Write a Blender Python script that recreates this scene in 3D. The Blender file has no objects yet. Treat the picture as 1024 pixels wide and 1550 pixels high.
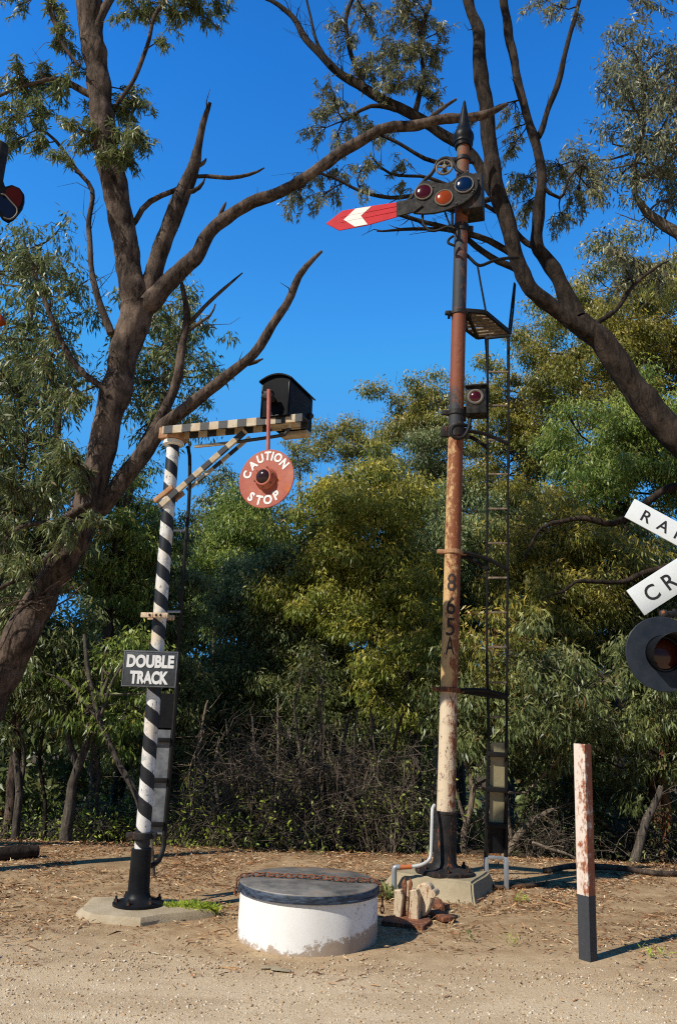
import bpy, bmesh, math, random
import numpy as np
from mathutils import Vector, Matrix, Euler
from mathutils import noise as mnoise

R = math.radians
random.seed(7)
rng = np.random.default_rng(7)
scene = bpy.context.scene
COL = scene.collection
V = Vector
def nvec(p): return V((mnoise.noise(p), mnoise.noise(p + V((31.7, 5.1, 9.3))), mnoise.noise(p + V((-13.1, 47.9, 2.7)))))

# ------------------------------------------------------------------ camera
CAM = V((0, 0, 1.6)); FPX = 1175.0; PITCH = 14.8; ROLL = 2.0
RC = (Matrix.Rotation(R(90 + PITCH), 3, 'X') @ Matrix.Rotation(R(ROLL), 3, 'Z'))
cd = bpy.data.cameras.new('camera'); cam = bpy.data.objects.new('camera', cd); COL.objects.link(cam)
cam.matrix_world = Matrix.Translation(CAM) @ RC.to_4x4()
cd.sensor_width = 36; cd.lens = FPX / 1550 * 36; cd.clip_start = 0.05; cd.clip_end = 3000
scene.camera = cam

def ray(px, py):
    return RC @ V(((px - 512) / FPX, -(py - 775) / FPX, -1))
def U(px, py, Y):                       # point seen at a photo pixel, at distance Y ahead
    d = ray(px, py); return CAM + d * (Y / d.y)
def UZ(px, py, z=0.0):                  # point seen at a photo pixel, at height z
    d = ray(px, py); return CAM + d * ((z - CAM.z) / d.z)
def UP(px, py, p, n):                   # on a plane
    d = ray(px, py); return CAM + d * ((p - CAM).dot(n) / d.dot(n))
def proj(p):
    c = RC.transposed() @ (V(p) - CAM); return (512 + FPX * c.x / -c.z, 775 - FPX * c.y / -c.z)
def ppm(p):                             # photo pixels per metre at a point
    c = RC.transposed() @ (V(p) - CAM); return FPX / -c.z

# ------------------------------------------------------------------ terrain
def hgt(x, y):
    n = mnoise.noise(V((x * .35, y * .35, 0))) * .035 + mnoise.noise(V((x * 1.3, y * 1.3, 3))) * .012
    n *= min(1, max(0, (y - 4.6) / 2.5))
    t = max(0.0, y - 9.7)
    drop = -0.20 * (t * t / (t + 1.5))
    drop = max(drop, -2.4)
    far = max(0.0, y - 45); drop += min(far * .12, 14)
    return n + drop
def gp(x, y, dz=0.0): return V((x, y, hgt(x, y) + dz))
def G(px, py, dz=0.0):
    z = 0.0
    for _ in range(6):
        p = UZ(px, py, z); z = hgt(p.x, p.y)
    return V((p.x, p.y, z + dz))

# ------------------------------------------------------------------ materials
MATS = {}
class NT:
    def __init__(s, name):
        s.m = bpy.data.materials.new(name); s.m.use_nodes = True; s.t = s.m.node_tree
        s.b = s.t.nodes['Principled BSDF']; s.out = s.t.nodes['Material Output']
    def n(s, typ, **kw):
        o = s.t.nodes.new(typ)
        for k, v in kw.items(): setattr(o, k, v)
        return o
    def put(s, sock, v):
        if isinstance(v, bpy.types.NodeSocket): s.t.links.new(v, sock)
        elif v is not None:
            if isinstance(v, tuple) and len(v) == 3 and sock.type == 'RGBA': v = v + (1,)
            sock.default_value = v
    def math(s, op, a, b=None, c=None, clamp=False):
        o = s.n('ShaderNodeMath', operation=op, use_clamp=clamp)
        for i, v in enumerate((a, b, c)): s.put(o.inputs[i], v)
        return o.outputs[0]
    def mix(s, f, a, b, bt='MIX'):
        o = s.n('ShaderNodeMix', data_type='RGBA', blend_type=bt)
        s.put(o.inputs[0], f); s.put(o.inputs[6], a); s.put(o.inputs[7], b); return o.outputs[2]
    def co(s, which='Object'): return s.n('ShaderNodeTexCoord').outputs[which]
    def pos(s): return s.n('ShaderNodeNewGeometry').outputs['Position']
    def scalev(s, v, sc):
        o = s.n('ShaderNodeVectorMath', operation='MULTIPLY'); s.put(o.inputs[0], v); o.inputs[1].default_value = sc; return o.outputs[0]
    def noise(s, v, sc, det=4, rough=.6, dist=0):
        o = s.n('ShaderNodeTexNoise'); s.put(o.inputs['Vector'], v); o.inputs['Scale'].default_value = sc
        o.inputs['Detail'].default_value = det; o.inputs['Roughness'].default_value = rough; o.inputs['Distortion'].default_value = dist
        return o.outputs['Fac']
    def vor(s, v, sc, feature='F1'):
        o = s.n('ShaderNodeTexVoronoi', feature=feature); s.put(o.inputs['Vector'], v); o.inputs['Scale'].default_value = sc; return o
    def ramp(s, f, stops, interp='LINEAR'):
        o = s.n('ShaderNodeValToRGB'); s.put(o.inputs[0], f); cr = o.color_ramp; cr.interpolation = interp
        while len(cr.elements) < len(stops): cr.elements.new(1.0)
        for e, (p, c) in zip(cr.elements, stops):
            e.position = p; e.color = (c, c, c, 1) if isinstance(c, (int, float)) else tuple(c) + (1,)
        return o.outputs[0]
    def step(s, f, lo, hi): return s.ramp(f, [(lo, 0.0), (hi, 1.0)])
    def sep(s, v):
        o = s.n('ShaderNodeSeparateXYZ'); s.put(o.inputs[0], v); return o.outputs
    def bump(s, h, st=.3, d=.01):
        o = s.n('ShaderNodeBump'); o.inputs['Strength'].default_value = st; o.inputs['Distance'].default_value = d
        s.put(o.inputs['Height'], h); s.t.links.new(o.outputs[0], s.b.inputs['Normal'])
    def fin(s, color, rough=.6, metal=0.0, spec=.5):
        s.put(s.b.inputs['Base Color'], color); s.put(s.b.inputs['Roughness'], rough)
        s.put(s.b.inputs['Metallic'], metal); s.put(s.b.inputs['Specular IOR Level'], spec); return s.m

def weathered(name, base, dirt, rust=(.16, .05, .02), rust_amt=.1, dirt_amt=.5, sc=6, rough=.5, bump=.15, metal=0.0, streak=True, spec=.5):
    k = NT(name); c = k.co()
    n1 = k.noise(c, sc, 6, .65); n2 = k.noise(k.scalev(c, (3, 3, .6)) if streak else c, sc * 1.3, 5, .7); n3 = k.noise(c, sc * 7, 4, .7)
    col = k.mix(k.math('MULTIPLY', k.step(n1, .38, .72), dirt_amt), base, dirt)
    if rust_amt > 0:
        lim = .72 - rust_amt * .4
        m = k.step(k.math('ADD', k.math('MULTIPLY', n2, .7), k.math('MULTIPLY', n3, .3)), lim - .03, lim + .04)
        rc = k.mix(n3, rust, tuple(min(1, v * 2.2) for v in rust))
        col = k.mix(m, col, rc)
        rough = k.mix(m, (rough,) * 3, (.85,) * 3)
    k.bump(k.math('ADD', n3, k.math('MULTIPLY', n1, .6)), bump, .01)
    return k.fin(col, rough, metal, spec)

def M(name):
    return MATS[name]

# black paint / iron / rust etc.
MATS['black_paint'] = weathered('black_paint', spec=.15, base=(.007, .0075, .009), dirt=(.02, .02, .022), rust_amt=.06, dirt_amt=.8, rough=.42)
MATS['black_iron'] = weathered('black_iron', spec=.22, base=(.014, .0135, .014), dirt=(.06, .052, .045), rust_amt=.3, dirt_amt=.7, rough=.55, bump=.3)
MATS['thin_iron'] = weathered('thin_iron', spec=.22, base=(.008, .0075, .007), dirt=(.025, .021, .018), rust_amt=.16, rough=.6)
MATS['box_black'] = weathered('box_black', spec=.1, base=(.0035, .0035, .004), dirt=(.011, .011, .013), rust_amt=0, dirt_amt=.7, sc=9, rough=.3, bump=.03)
MATS['rusty_iron'] = weathered('rusty_iron', (.13, .05, .028), (.06, .03, .02), rust=(.2, .07, .025), rust_amt=.5, rough=.85, bump=.5, sc=11)
MATS['rusty_white'] = weathered('rusty_white', (.62, .5, .34), (.45, .27, .12), rust=(.17, .055, .022), rust_amt=.42, rough=.75, bump=.4, sc=14)
MATS['galv'] = weathered('galvanised_steel', (.33, .35, .37), (.2, .21, .22), rust_amt=.0, rough=.45, metal=.3)
MATS['grey_panel'] = weathered('grey_panel', (.09, .095, .105), (.26, .27, .28), rust_amt=.0, dirt_amt=.9, sc=8, rough=.5)
MATS['cream_panel'] = weathered('cream_panel', (.34, .29, .165), (.22, .185, .1), rust_amt=.02, dirt_amt=.8, sc=6, rough=.5)
MATS['white_pipe'] = weathered('white_pipe', (.58, .58, .56), (.38, .35, .31), rust_amt=0, dirt_amt=.5, rough=.4)
MATS['orange_pipe'] = weathered('orange_pipe', (.5, .14, .04), (.4, .12, .05), rust_amt=0, rough=.45)
MATS['white_letter'] = weathered('white_letter', (.8, .8, .78), (.62, .6, .56), rust_amt=0, dirt_amt=.4, sc=20, rough=.5, bump=.05)
MATS['sign_dark'] = weathered('sign_dark', (.035, .04, .046), (.075, .08, .088), rust_amt=0, dirt_amt=.8, sc=14, rough=.45, bump=.08)
MATS['black_letter'] = weathered('black_letter', (.015, .014, .016), (.03, .028, .03), rust_amt=0, sc=30, rough=.6)
MATS['number_black'] = weathered('number_black', (.02, .013, .01), (.05, .025, .015), rust_amt=.25, sc=25, rough=.7)
MATS['disc_red'] = weathered('disc_red', (.36, .07, .042), (.46, .15, .085), rust=(.3, .085, .02), rust_amt=.34, dirt_amt=.85, sc=7, rough=.6, bump=.1)
MATS['rod_red'] = weathered('rod_red', (.38, .085, .06), (.5, .2, .14), rust_amt=.02, dirt_amt=.7, sc=9, rough=.55)
MATS['arm_red'] = weathered('arm_red', spec=.2, base=(.56, .012, .022), dirt=(.36, .006, .012), rust_amt=.03, dirt_amt=.6, sc=8, rough=.6, bump=.12)
MATS['arm_white'] = weathered('arm_white', (.78, .76, .7), (.6, .52, .42), rust=(.4, .2, .1), rust_amt=.06, dirt_amt=.5, sc=14, rough=.5)
MATS['spectacle_iron'] = weathered('spectacle_iron', spec=.08, base=(.014, .0145, .016), dirt=(.075, .068, .056), rust_amt=.2, dirt_amt=.75, sc=16, rough=.45, bump=.1)
MATS['pale_rim'] = weathered('pale_rim', (.13, .11, .085), (.05, .043, .035), rust_amt=.25, sc=20, rough=.6)
MATS['plate_blue'] = weathered('plate_grey', (.02, .026, .037), (.05, .057, .068), rust_amt=0, dirt_amt=.55, sc=10, rough=.45, bump=.08, spec=.12)
MATS['cross_white'] = weathered('crossbuck_white', (.74, .77, .78), (.6, .62, .62), rust_amt=0, dirt_amt=.35, sc=5, rough=.45, bump=.06)
MATS['rust_clamp'] = weathered('rust_clamp', (.42, .24, .12), (.3, .1, .04), rust_amt=.4, rough=.8, sc=14)
MATS['dead_wood'] = None

def concrete(name, base, dark):
    k = NT(name); c = k.co()
    a = k.noise(c, 3, 6, .7); b = k.noise(c, 40, 4, .7); d = k.noise(c, 160, 2, .6)
    col = k.mix(k.step(a, .35, .7), base, dark); col = k.mix(k.math('MULTIPLY', k.step(b, .55, .7), .4), col, tuple(v * .6 for v in base))
    k.bump(k.math('ADD', b, k.math('MULTIPLY', d, .6)), .5, .012)
    return k.fin(col, .9, 0, .25)
MATS['concrete'] = concrete('concrete', (.43, .35, .225), (.28, .225, .14))
MATS['concrete_pad'] = concrete('concrete_pad', (.5, .41, .28), (.34, .26, .16))

def lens(name, col, e=.0):
    k = NT(name); c = k.co(); n = k.noise(c, 14, 3)
    k.b.inputs['Coat Weight'].default_value = .12; k.b.inputs['Coat Roughness'].default_value = .04
    return k.fin(k.mix(n, tuple(v * .55 for v in col), tuple(min(1, v * 1.5) for v in col)), .15, 0, .4)
MATS['lens_red'] = lens('lens_red', (.05, .002, .004)); MATS['lens_amber'] = lens('lens_amber', (.25, .036, .001))
MATS['lens_blue'] = lens('lens_blue', (.0015, .01, .045)); MATS['lens_dark'] = lens('lens_dark', (.03, .012, .012))
MATS['lens_dim_red'] = weathered('lens_dim_red', (.045, .004, .004), (.03, .003, .003), rust_amt=0, rough=.4, bump=.02, spec=.04); MATS['lens_dim_blue'] = weathered('lens_dim_blue', (.003, .008, .03), (.002, .006, .02), rust_amt=0, rough=.4, bump=.02, spec=.04)
MATS['lens_crossing'] = lens('lens_crossing', (.05, .012, .006))

# ------------------------------------------------------------------ mesh building
class MB:
    def __init__(s): s.v = []; s.f = []
    def add(s, vs, fs):
        o = len(s.v); s.v += [tuple(v) for v in vs]; s.f += [tuple(i + o for i in f) for f in fs]; return s
    def tube(s, pts, rad, segs=8, caps=True, squash=None):
        pts = [V(p) for p in pts]; n = len(pts)
        if isinstance(rad, (int, float)): rad = [rad] * n
        t = (pts[1] - pts[0]).normalized(); up = V((0, 0, 1)) if abs(t.z) < .9 else V((0, 1, 0))
        a = t.cross(up).normalized(); vs = []; fs = []
        for i, p in enumerate(pts):
            if i == 0: tt = pts[1] - pts[0]
            elif i == n - 1: tt = pts[-1] - pts[-2]
            else: tt = pts[i + 1] - pts[i - 1]
            tt.normalize(); a = (a - tt * a.dot(tt)).normalized(); b = tt.cross(a)
            for k in range(segs):
                g = 2 * math.pi * k / segs
                vs.append(p + (a * math.cos(g) + b * math.sin(g)) * rad[i])
        for i in range(n - 1):
            for k in range(segs):
                k2 = (k + 1) % segs
                fs.append((i * segs + k, i * segs + k2, (i + 1) * segs + k2, (i + 1) * segs + k))
        if caps:
            fs.append(tuple(range(segs))[::-1]); fs.append(tuple((n - 1) * segs + k for k in range(segs)))
        return s.add(vs, fs)
    def lathe(s, prof, segs=32, mat=None, capa=True, capb=True):
        vs = []; fs = []; n = len(prof)
        for r, z in prof:
            for k in range(segs):
                g = 2 * math.pi * k / segs; vs.append(V((r * math.cos(g), r * math.sin(g), z)))
        for i in range(n - 1):
            for k in range(segs):
                k2 = (k + 1) % segs; fs.append((i * segs + k, i * segs + k2, (i + 1) * segs + k2, (i + 1) * segs + k))
        if capa: fs.append(tuple(range(segs))[::-1])
        if capb: fs.append(tuple((n - 1) * segs + k for k in range(segs)))
        if mat: vs = [mat @ v for v in vs]
        return s.add(vs, fs)
    def box(s, sx, sy, sz, mat, bev=.004):
        bm = bmesh.new(); bmesh.ops.create_cube(bm, size=1)
        for v in bm.verts: v.co = V((v.co.x * sx, v.co.y * sy, v.co.z * sz))
        if bev > 0: bmesh.ops.bevel(bm, geom=bm.edges[:] , offset=min(bev, .3 * min(sx, sy, sz)), segments=2, affect='EDGES', profile=.5)
        return s.bm(bm, mat)
    def bm(s, bm, mat=None):
        bm.verts.ensure_lookup_table(); bm.verts.index_update()
        s.add([(mat @ v.co if mat else v.co) for v in bm.verts], [tuple(v.index for v in f.verts) for f in bm.faces]); bm.free(); return s
    def bar(s, a, b, w, h, up=V((0, 0, 1)), bev=.003):
        a = V(a); b = V(b); d = b - a; L = d.length; z = d.normalized()
        if abs(z.dot(up)) > .98: up = V((1, 0, 0))
        x = z.cross(up).normalized(); y = z.cross(x)
        m = Matrix((x, y, z)).transposed().to_4x4(); m.translation = (a + b) / 2
        return s.box(w, h, L, m, bev)
    def prism(s, poly, depth, mat, bev=0):      # poly in local xz plane facing -y, extruded back (+y)
        bm = bmesh.new(); vs = [bm.verts.new((x, 0, z)) for x, z in poly]; f = bm.faces.new(vs); bm.normal_update()
        if f.normal.y > 0: f.normal_flip()
        r = bmesh.ops.extrude_face_region(bm, geom=[f]); nv = [e for e in r['geom'] if isinstance(e, bmesh.types.BMVert)]
        for v in nv: v.co.y += depth
        bmesh.ops.recalc_face_normals(bm, faces=bm.faces[:])
        if bev: bmesh.ops.bevel(bm, geom=bm.edges[:], offset=bev, segments=1, affect='EDGES')
        return s.bm(bm, mat)
    def sphere(s, c, r, mat=None, seg=20, half=False, sx=1, sy=1, sz=1):
        bm = bmesh.new(); bmesh.ops.create_uvsphere(bm, u_segments=seg, v_segments=seg // 2, radius=r)
        for v in bm.verts: v.co = V((v.co.x * sx, v.co.y * sy, v.co.z * sz))
        m = (mat or Matrix.Identity(4)).copy()
        if c is not None: m = Matrix.Translation(c) @ m
        return s.bm(bm, m)
    def torus(s, mat, r, t, seg=32, ts=8):
        pts = []; vs = []; fs = []
        for i in range(seg):
            g = 2 * math.pi * i / seg
            for k in range(ts):
                h = 2 * math.pi * k / ts; rr = r + t * math.cos(h)
                vs.append(mat @ V((rr * math.cos(g), t * math.sin(h), rr * math.sin(g))))
        for i in range(seg):
            for k in range(ts):
                fs.append((i * ts + k, i * ts + (k + 1) % ts, (i + 1) % seg * ts + (k + 1) % ts, (i + 1) % seg * ts + k))
        return s.add(vs, fs)

def mkobj(name, me, parent=None, mat=None, mw=None):
    o = bpy.data.objects.new(name, me); COL.objects.link(o)
    if mat: me.materials.append(MATS[mat] if isinstance(mat, str) else mat)
    if parent is not None:
        o.parent = parent
        ploc = parent.get('_w'); base = V(ploc) if ploc is not None else V((0, 0, 0))
        if mw is not None: o.matrix_basis = Matrix.Translation(-base) @ mw if parent.type == 'EMPTY' else mw
    elif mw is not None: o.matrix_world = mw
    return o

def fixn(me):
    bm = bmesh.new(); bm.from_mesh(me); bmesh.ops.recalc_face_normals(bm, faces=bm.faces[:]); bm.to_mesh(me); bm.free()

def part(name, mb, mat, parent, origin=None, smooth=True, angle=40, label=None, frame=None):
    """One mesh object; mb holds world coordinates unless a frame is given."""
    if parent is not None and parent.type == 'EMPTY': base = V(parent['_w'])
    elif parent is not None: base = None
    else: base = V(origin) if origin is not None else V((0, 0, 0))
    me = bpy.data.meshes.new(name)
    if frame is not None:                              # mb is in local coordinates of frame
        me.from_pydata([tuple(v) for v in mb.v], [], mb.f); loc = Matrix.Translation(-base) @ frame if parent is not None and parent.type == 'EMPTY' else frame
    else:
        if parent is not None and parent.type == 'EMPTY': off = base; loc = Matrix.Identity(4)
        elif parent is not None:                       # sub-part: parent mesh lives in its own space
            inv = WM[parent.name].inverted(); me.from_pydata([tuple(inv @ V(v)) for v in mb.v], [], mb.f); loc = Matrix.Identity(4); off = None
        else: off = base; loc = Matrix.Translation(base)
        if off is not None: me.from_pydata([tuple(V(v) - off) for v in mb.v], [], mb.f)
    fixn(me); me.validate()
    o = bpy.data.objects.new(name, me); COL.objects.link(o)
    me.materials.append(MATS[mat] if isinstance(mat, str) else mat)
    if parent is not None: o.parent = parent
    if frame is not None and parent is not None and parent.type != 'EMPTY':
        loc = WM[parent.name].inverted() @ frame
    o.matrix_basis = loc
    if parent is not None and parent.type == 'EMPTY': WM[o.name] = Matrix.Translation(base) @ loc
    elif parent is not None: WM[o.name] = WM[parent.name] @ loc
    else: WM[o.name] = loc
    if smooth:
        me.polygons.foreach_set('use_smooth', [True] * len(me.polygons))
        try: me.set_sharp_from_angle(angle=R(angle))
        except Exception: pass
    if label: o['label'] = label
    return o
WM = {}
def thing(name, loc, label, cat, group=None):
    o = bpy.data.objects.new(name, None); COL.objects.link(o); o.location = loc; o['_w'] = tuple(loc); o.empty_display_size = .2
    o['label'] = label; o['category'] = cat
    if group: o['group'] = group
    WM[o.name] = Matrix.Translation(loc)
    return o
def tag(o, label, cat, group=None):
    o['label'] = label; o['category'] = cat
    if group: o['group'] = group
    return o

def axis_frame(a, b):                     # local z from a to b, local -y towards the camera
    z = (V(b) - V(a)).normalized(); y = V((0, 1, 0)); x = y.cross(z).normalized(); y = z.cross(x)
    m = Matrix((x, y, z)).transposed().to_4x4(); m.translation = V(a); return m
def face_frame(o, yaw):                   # local x right, -y towards viewer, z up; yaw>0 turns the face to the left
    c, s = math.cos(R(yaw)), math.sin(R(yaw))
    m = Matrix(((c, s, 0), (-s, c, 0), (0, 0, 1))).to_4x4(); m.translation = V(o); return m
def nrm(yaw): return V((-math.sin(R(yaw)), -math.cos(R(yaw)), 0))
def T(x, y, z): return Matrix.Translation((x, y, z))

FONT = None
def glyph_mesh(txt, size, extr=.002, off=0.0, sx=1.0):
    cu = bpy.data.curves.new('t', 'FONT'); cu.body = txt; cu.size = size; cu.align_x = 'CENTER'; cu.align_y = 'CENTER'
    cu.extrude = extr; cu.offset = off; cu.resolution_u = 4
    ob = bpy.data.objects.new('t', cu); COL.objects.link(ob)
    me = bpy.data.meshes.new_from_object(ob.evaluated_get(bpy.context.evaluated_depsgraph_get()))
    bm = bmesh.new(); bm.from_mesh(me); bmesh.ops.remove_doubles(bm, verts=bm.verts[:], dist=1e-5)
    for v in bm.verts: v.co = V((v.co.x * sx, -v.co.z, v.co.y))      # into xz plane facing -y
    bpy.data.objects.remove(ob); bpy.data.curves.remove(cu); bpy.data.meshes.remove(me)
    # centre on its own bounds
    xs = [v.co.x for v in bm.verts]; zs = [v.co.z for v in bm.verts]
    cx = (min(xs) + max(xs)) / 2; cz = (min(zs) + max(zs)) / 2
    for v in bm.verts: v.co.x -= cx; v.co.z -= cz
    return bm, max(xs) - min(xs), max(zs) - min(zs)

def rot_y(a): return Matrix.Rotation(a, 4, 'Y')

def smooth_path(pts, rads, step=.12, wig=.0, seed=0):
    P = [V(p) for p in pts]; n = len(P); op = []; orr = []
    for i in range(n - 1):
        p0 = P[max(0, i - 1)]; p1 = P[i]; p2 = P[i + 1]; p3 = P[min(n - 1, i + 2)]
        k = max(2, int((p2 - p1).length / step))
        for j in range(k):
            t = j / k
            q = .5 * ((2 * p1) + (p2 - p0) * t + (2 * p0 - 5 * p1 + 4 * p2 - p3) * t * t + (3 * p1 - p0 - 3 * p2 + p3) * t ** 3)
            op.append(q); orr.append(rads[i] * (1 - t) + rads[i + 1] * t)
    op.append(P[-1]); orr.append(rads[-1])
    if wig:
        for i in range(1, len(op) - 1):
            q = op[i]; w = nvec(q * 1.7 + V((seed, 0, 0))) * wig; op[i] = q + w * min(1, orr[i] * 30)
            orr[i] *= 1 + .14 * mnoise.noise(q * 4 + V((0, seed, 0)))
    return op, orr

# ------------------------------------------------------------------ bark and leaf materials
def bark(name, dark, light, tint=None, sc=1.0, patch=None):
    k = NT(name); c = k.co()
    st = k.scalev(c, (1, 1, .28))
    a = k.noise(st, 13 * sc, 9, .72, .5); b = k.noise(c, 2.2 * sc, 4, .6); d = k.noise(c, 45 * sc, 4, .7)
    col = k.ramp(a, [(.36, dark), (.5, tuple(v * .55 for v in light)), (.6, light), (.75, tuple(min(1, v * 1.5) for v in light))])
    if tint: col = k.mix(k.math('MULTIPLY', k.step(b, .45, .62), .85), col, k.mix(a, tint, tuple(v * .45 for v in tint)))
    else: col = k.mix(k.math('MULTIPLY', k.step(b, .45, .7), .7), col, dark)
    if patch: pn = k.noise(c, 1.3, 5, .65); col = k.mix(k.math('MULTIPLY', k.step(pn, .52, .64), .6), col, k.mix(a, tuple(v * .5 for v in patch), patch)); col = k.mix(k.math('MULTIPLY', k.step(k.noise(st, 24, 5, .7), .58, .64), .7), col, dark)  # tan patches vary the bark and paint sunlit spots onto it
    k.bump(k.math('ADD', a, k.math('MULTIPLY', d, .15)), 1.0, .04)
    return k.fin(col, .9, 0, .2)
MATS['bark_gum'] = bark('bark_gum', (.014, .010, .008), (.17, .12, .09), patch=(.33, .235, .175))
MATS['bark_dark'] = bark('bark_dark', (.008, .006, .005), (.065, .046, .034), patch=(.1, .072, .053))
MATS['bark_grey'] = bark('bark_grey', (.06, .05, .042), (.2, .165, .13), sc=1.4)
MATS['bark_pale'] = bark('bark_pale', (.16, .12, .085), (.4, .31, .22), sc=1.2)
MATS['bark_orange'] = bark('bark_orange', (.06, .035, .022), (.25, .15, .09), tint=(.42, .15, .04), sc=1.2)
MATS['dead_wood'] = bark('dead_wood', (.035, .026, .019), (.27, .21, .155), sc=2)

def leafmat(name, a, b, tip, trans=.22, rough=.42):
    k = NT(name); g = k.n('ShaderNodeNewGeometry'); rnd = g.outputs['Random Per Island']
    at = k.n('ShaderNodeAttribute', attribute_name='tip').outputs['Fac']
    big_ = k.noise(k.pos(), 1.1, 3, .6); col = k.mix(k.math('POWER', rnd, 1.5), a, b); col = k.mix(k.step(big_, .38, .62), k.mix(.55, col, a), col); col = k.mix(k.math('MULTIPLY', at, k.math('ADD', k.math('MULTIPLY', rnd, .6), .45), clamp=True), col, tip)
    # occasional dry leaf
    dry = k.step(k.math('FRACT', k.math('MULTIPLY', rnd, 37.0)), .93, .95)
    col = k.mix(k.math('MULTIPLY', dry, .8), col, (.2, .11, .04))
    k.fin(col, rough, 0, .4)
    tr = k.n('ShaderNodeBsdfTranslucent'); k.put(tr.inputs['Color'], k.mix(.5, col, tuple(min(1, v * 2.0) for v in b)))
    mx = k.n('ShaderNodeMixShader'); mx.inputs[0].default_value = trans
    k.t.links.new(k.b.outputs[0], mx.inputs[1]); k.t.links.new(tr.outputs[0], mx.inputs[2]); k.t.links.new(mx.outputs[0], k.out.inputs['Surface'])
    MATS[name] = k.m
leafmat('leaf_gum', (0.041, 0.065, 0.020), (0.253, 0.300, 0.104), (0.360, 0.356, 0.124))
leafmat('leaf_grey', (0.059, 0.073, 0.031), (0.358, 0.362, 0.205), (0.454, 0.415, 0.200))
leafmat('leaf_olive', (0.070, 0.089, 0.017), (0.358, 0.362, 0.072), (0.625, 0.433, 0.062))
leafmat('leaf_yellow', (0.077, 0.106, 0.017), (0.381, 0.427, 0.072), (0.719, 0.554, 0.076))
leafmat('leaf_blue', (0.054, 0.084, 0.031), (0.276, 0.351, 0.146), (0.360, 0.394, 0.137))
leafmat('leaf_green', (0.054, 0.095, 0.017), (0.297, 0.405, 0.082), (0.454, 0.493, 0.089))
leafmat('leaf_dark', (0.030, 0.045, 0.013), (0.158, 0.202, 0.065), (0.246, 0.258, 0.076))  # darker gum greens: shade of the low wood put into the colour
leafmat('leaf_lime', (0.107, 0.178, 0.017), (0.465, 0.639, 0.072), (0.643, 0.711, 0.101), trans=.4)

def leaf_quads(c, d, L, W, tipv):
    """c centres (n,3), d long axes (n,3): lanceolate two-triangle leaves with a fold."""
    n = len(c); d = d / np.linalg.norm(d, axis=1, keepdims=True)
    r = rng.normal(size=(n, 3)); s = np.cross(d, r); s /= np.linalg.norm(s, axis=1, keepdims=True) + 1e-9
    L = L[:, None]; W = W[:, None]
    q = np.empty((n, 4, 3)); q[:, 0] = c; q[:, 1] = c + d * L * .42 + s * W * .5; q[:, 2] = c + d * L + np.array([0, 0, -.1]) * L; q[:, 3] = c + d * L * .42 - s * W * .5
    return q, np.repeat(tipv, 4)
def leaf_mesh(name, quads, tips, mat, parent, base):
    q = np.concatenate(quads); t = np.concatenate(tips); n = len(q)
    me = bpy.data.meshes.new(name); me.vertices.add(n * 4); me.loops.add(n * 4); me.polygons.add(n)
    me.vertices.foreach_set('co', (q.reshape(-1, 3) - np.array(base)).astype(np.float32).ravel())
    me.loops.foreach_set('vertex_index', np.arange(n * 4, dtype=np.int32))
    me.polygons.foreach_set('loop_start', np.arange(0, n * 4, 4, dtype=np.int32))
    at = me.attributes.new('tip', 'FLOAT', 'POINT'); at.data.foreach_set('value', t.astype(np.float32))
    me.update(calc_edges=True); me.materials.append(MATS[mat])
    o = bpy.data.objects.new(name, me); COL.objects.link(o); o.parent = parent
    if parent is None: o.location = V(base)
    return o

def clump(c, r, n, L, flat=.7, droop=.7, sun=V((-.5, -.4, .75))):
    """leaf positions in one foliage clump with a lumpy outline."""
    d = rng.normal(size=(n, 3)); d /= np.linalg.norm(d, axis=1, keepdims=True)
    lump = 1 + .28 * np.sin(d[:, 0] * 5 + c[0] * 9) * np.cos(d[:, 1] * 4 + c[1] * 7) + .22 * np.sin(d[:, 2] * 7 + c[2] * 5)
    rad = r * lump * (rng.random(n) ** .55)
    d[:, 2] = np.where(d[:, 2] < -.1, d[:, 2] * .8, d[:, 2]); p = np.array(c) + d * rad[:, None] * np.array([1, 1, flat])
    ax = d * .5 + rng.normal(size=(n, 3)) * .55 + np.array([0, 0, -droop])
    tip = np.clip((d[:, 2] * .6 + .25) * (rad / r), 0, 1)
    return p, ax, tip

# ------------------------------------------------------------------ world, sun
SUN = V((-.66, -.5, .77)).normalized()
el = math.asin(SUN.z); az = math.atan2(SUN.x, SUN.y)
w = bpy.data.worlds.new('World'); scene.world = w; w.use_nodes = True; nt = w.node_tree
sky = nt.nodes.new('ShaderNodeTexSky'); sky.sky_type = 'NISHITA'; sky.sun_disc = False
sky.sun_elevation = el; sky.sun_rotation = az; sky.altitude = 300; sky.air_density = 1.0; sky.dust_density = .2; sky.ozone_density = 3.0
bg = nt.nodes['Background']; bg.inputs['Strength'].default_value = .15
hs = nt.nodes.new('ShaderNodeMix'); hs.data_type = 'RGBA'; hs.blend_type = 'MULTIPLY'; hs.inputs[0].default_value = 1
nt.links.new(sky.outputs[0], hs.inputs[6]); hs.inputs[7].default_value = (.40, 1.42, 1.95, 1)
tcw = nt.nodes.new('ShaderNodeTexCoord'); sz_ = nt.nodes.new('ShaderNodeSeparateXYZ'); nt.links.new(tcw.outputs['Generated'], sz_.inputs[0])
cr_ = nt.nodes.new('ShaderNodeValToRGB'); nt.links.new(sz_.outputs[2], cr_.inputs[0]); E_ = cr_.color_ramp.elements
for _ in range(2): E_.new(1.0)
for e_, (p_, c_) in zip(E_, [(0.0, (.55, .55, .55)), (.38, (1.05, 1.0, .94)), (.70, (.47, .75, .97)), (1.0, (.2, .38, .5))]): e_.position = p_; e_.color = c_ + (1,)
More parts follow.
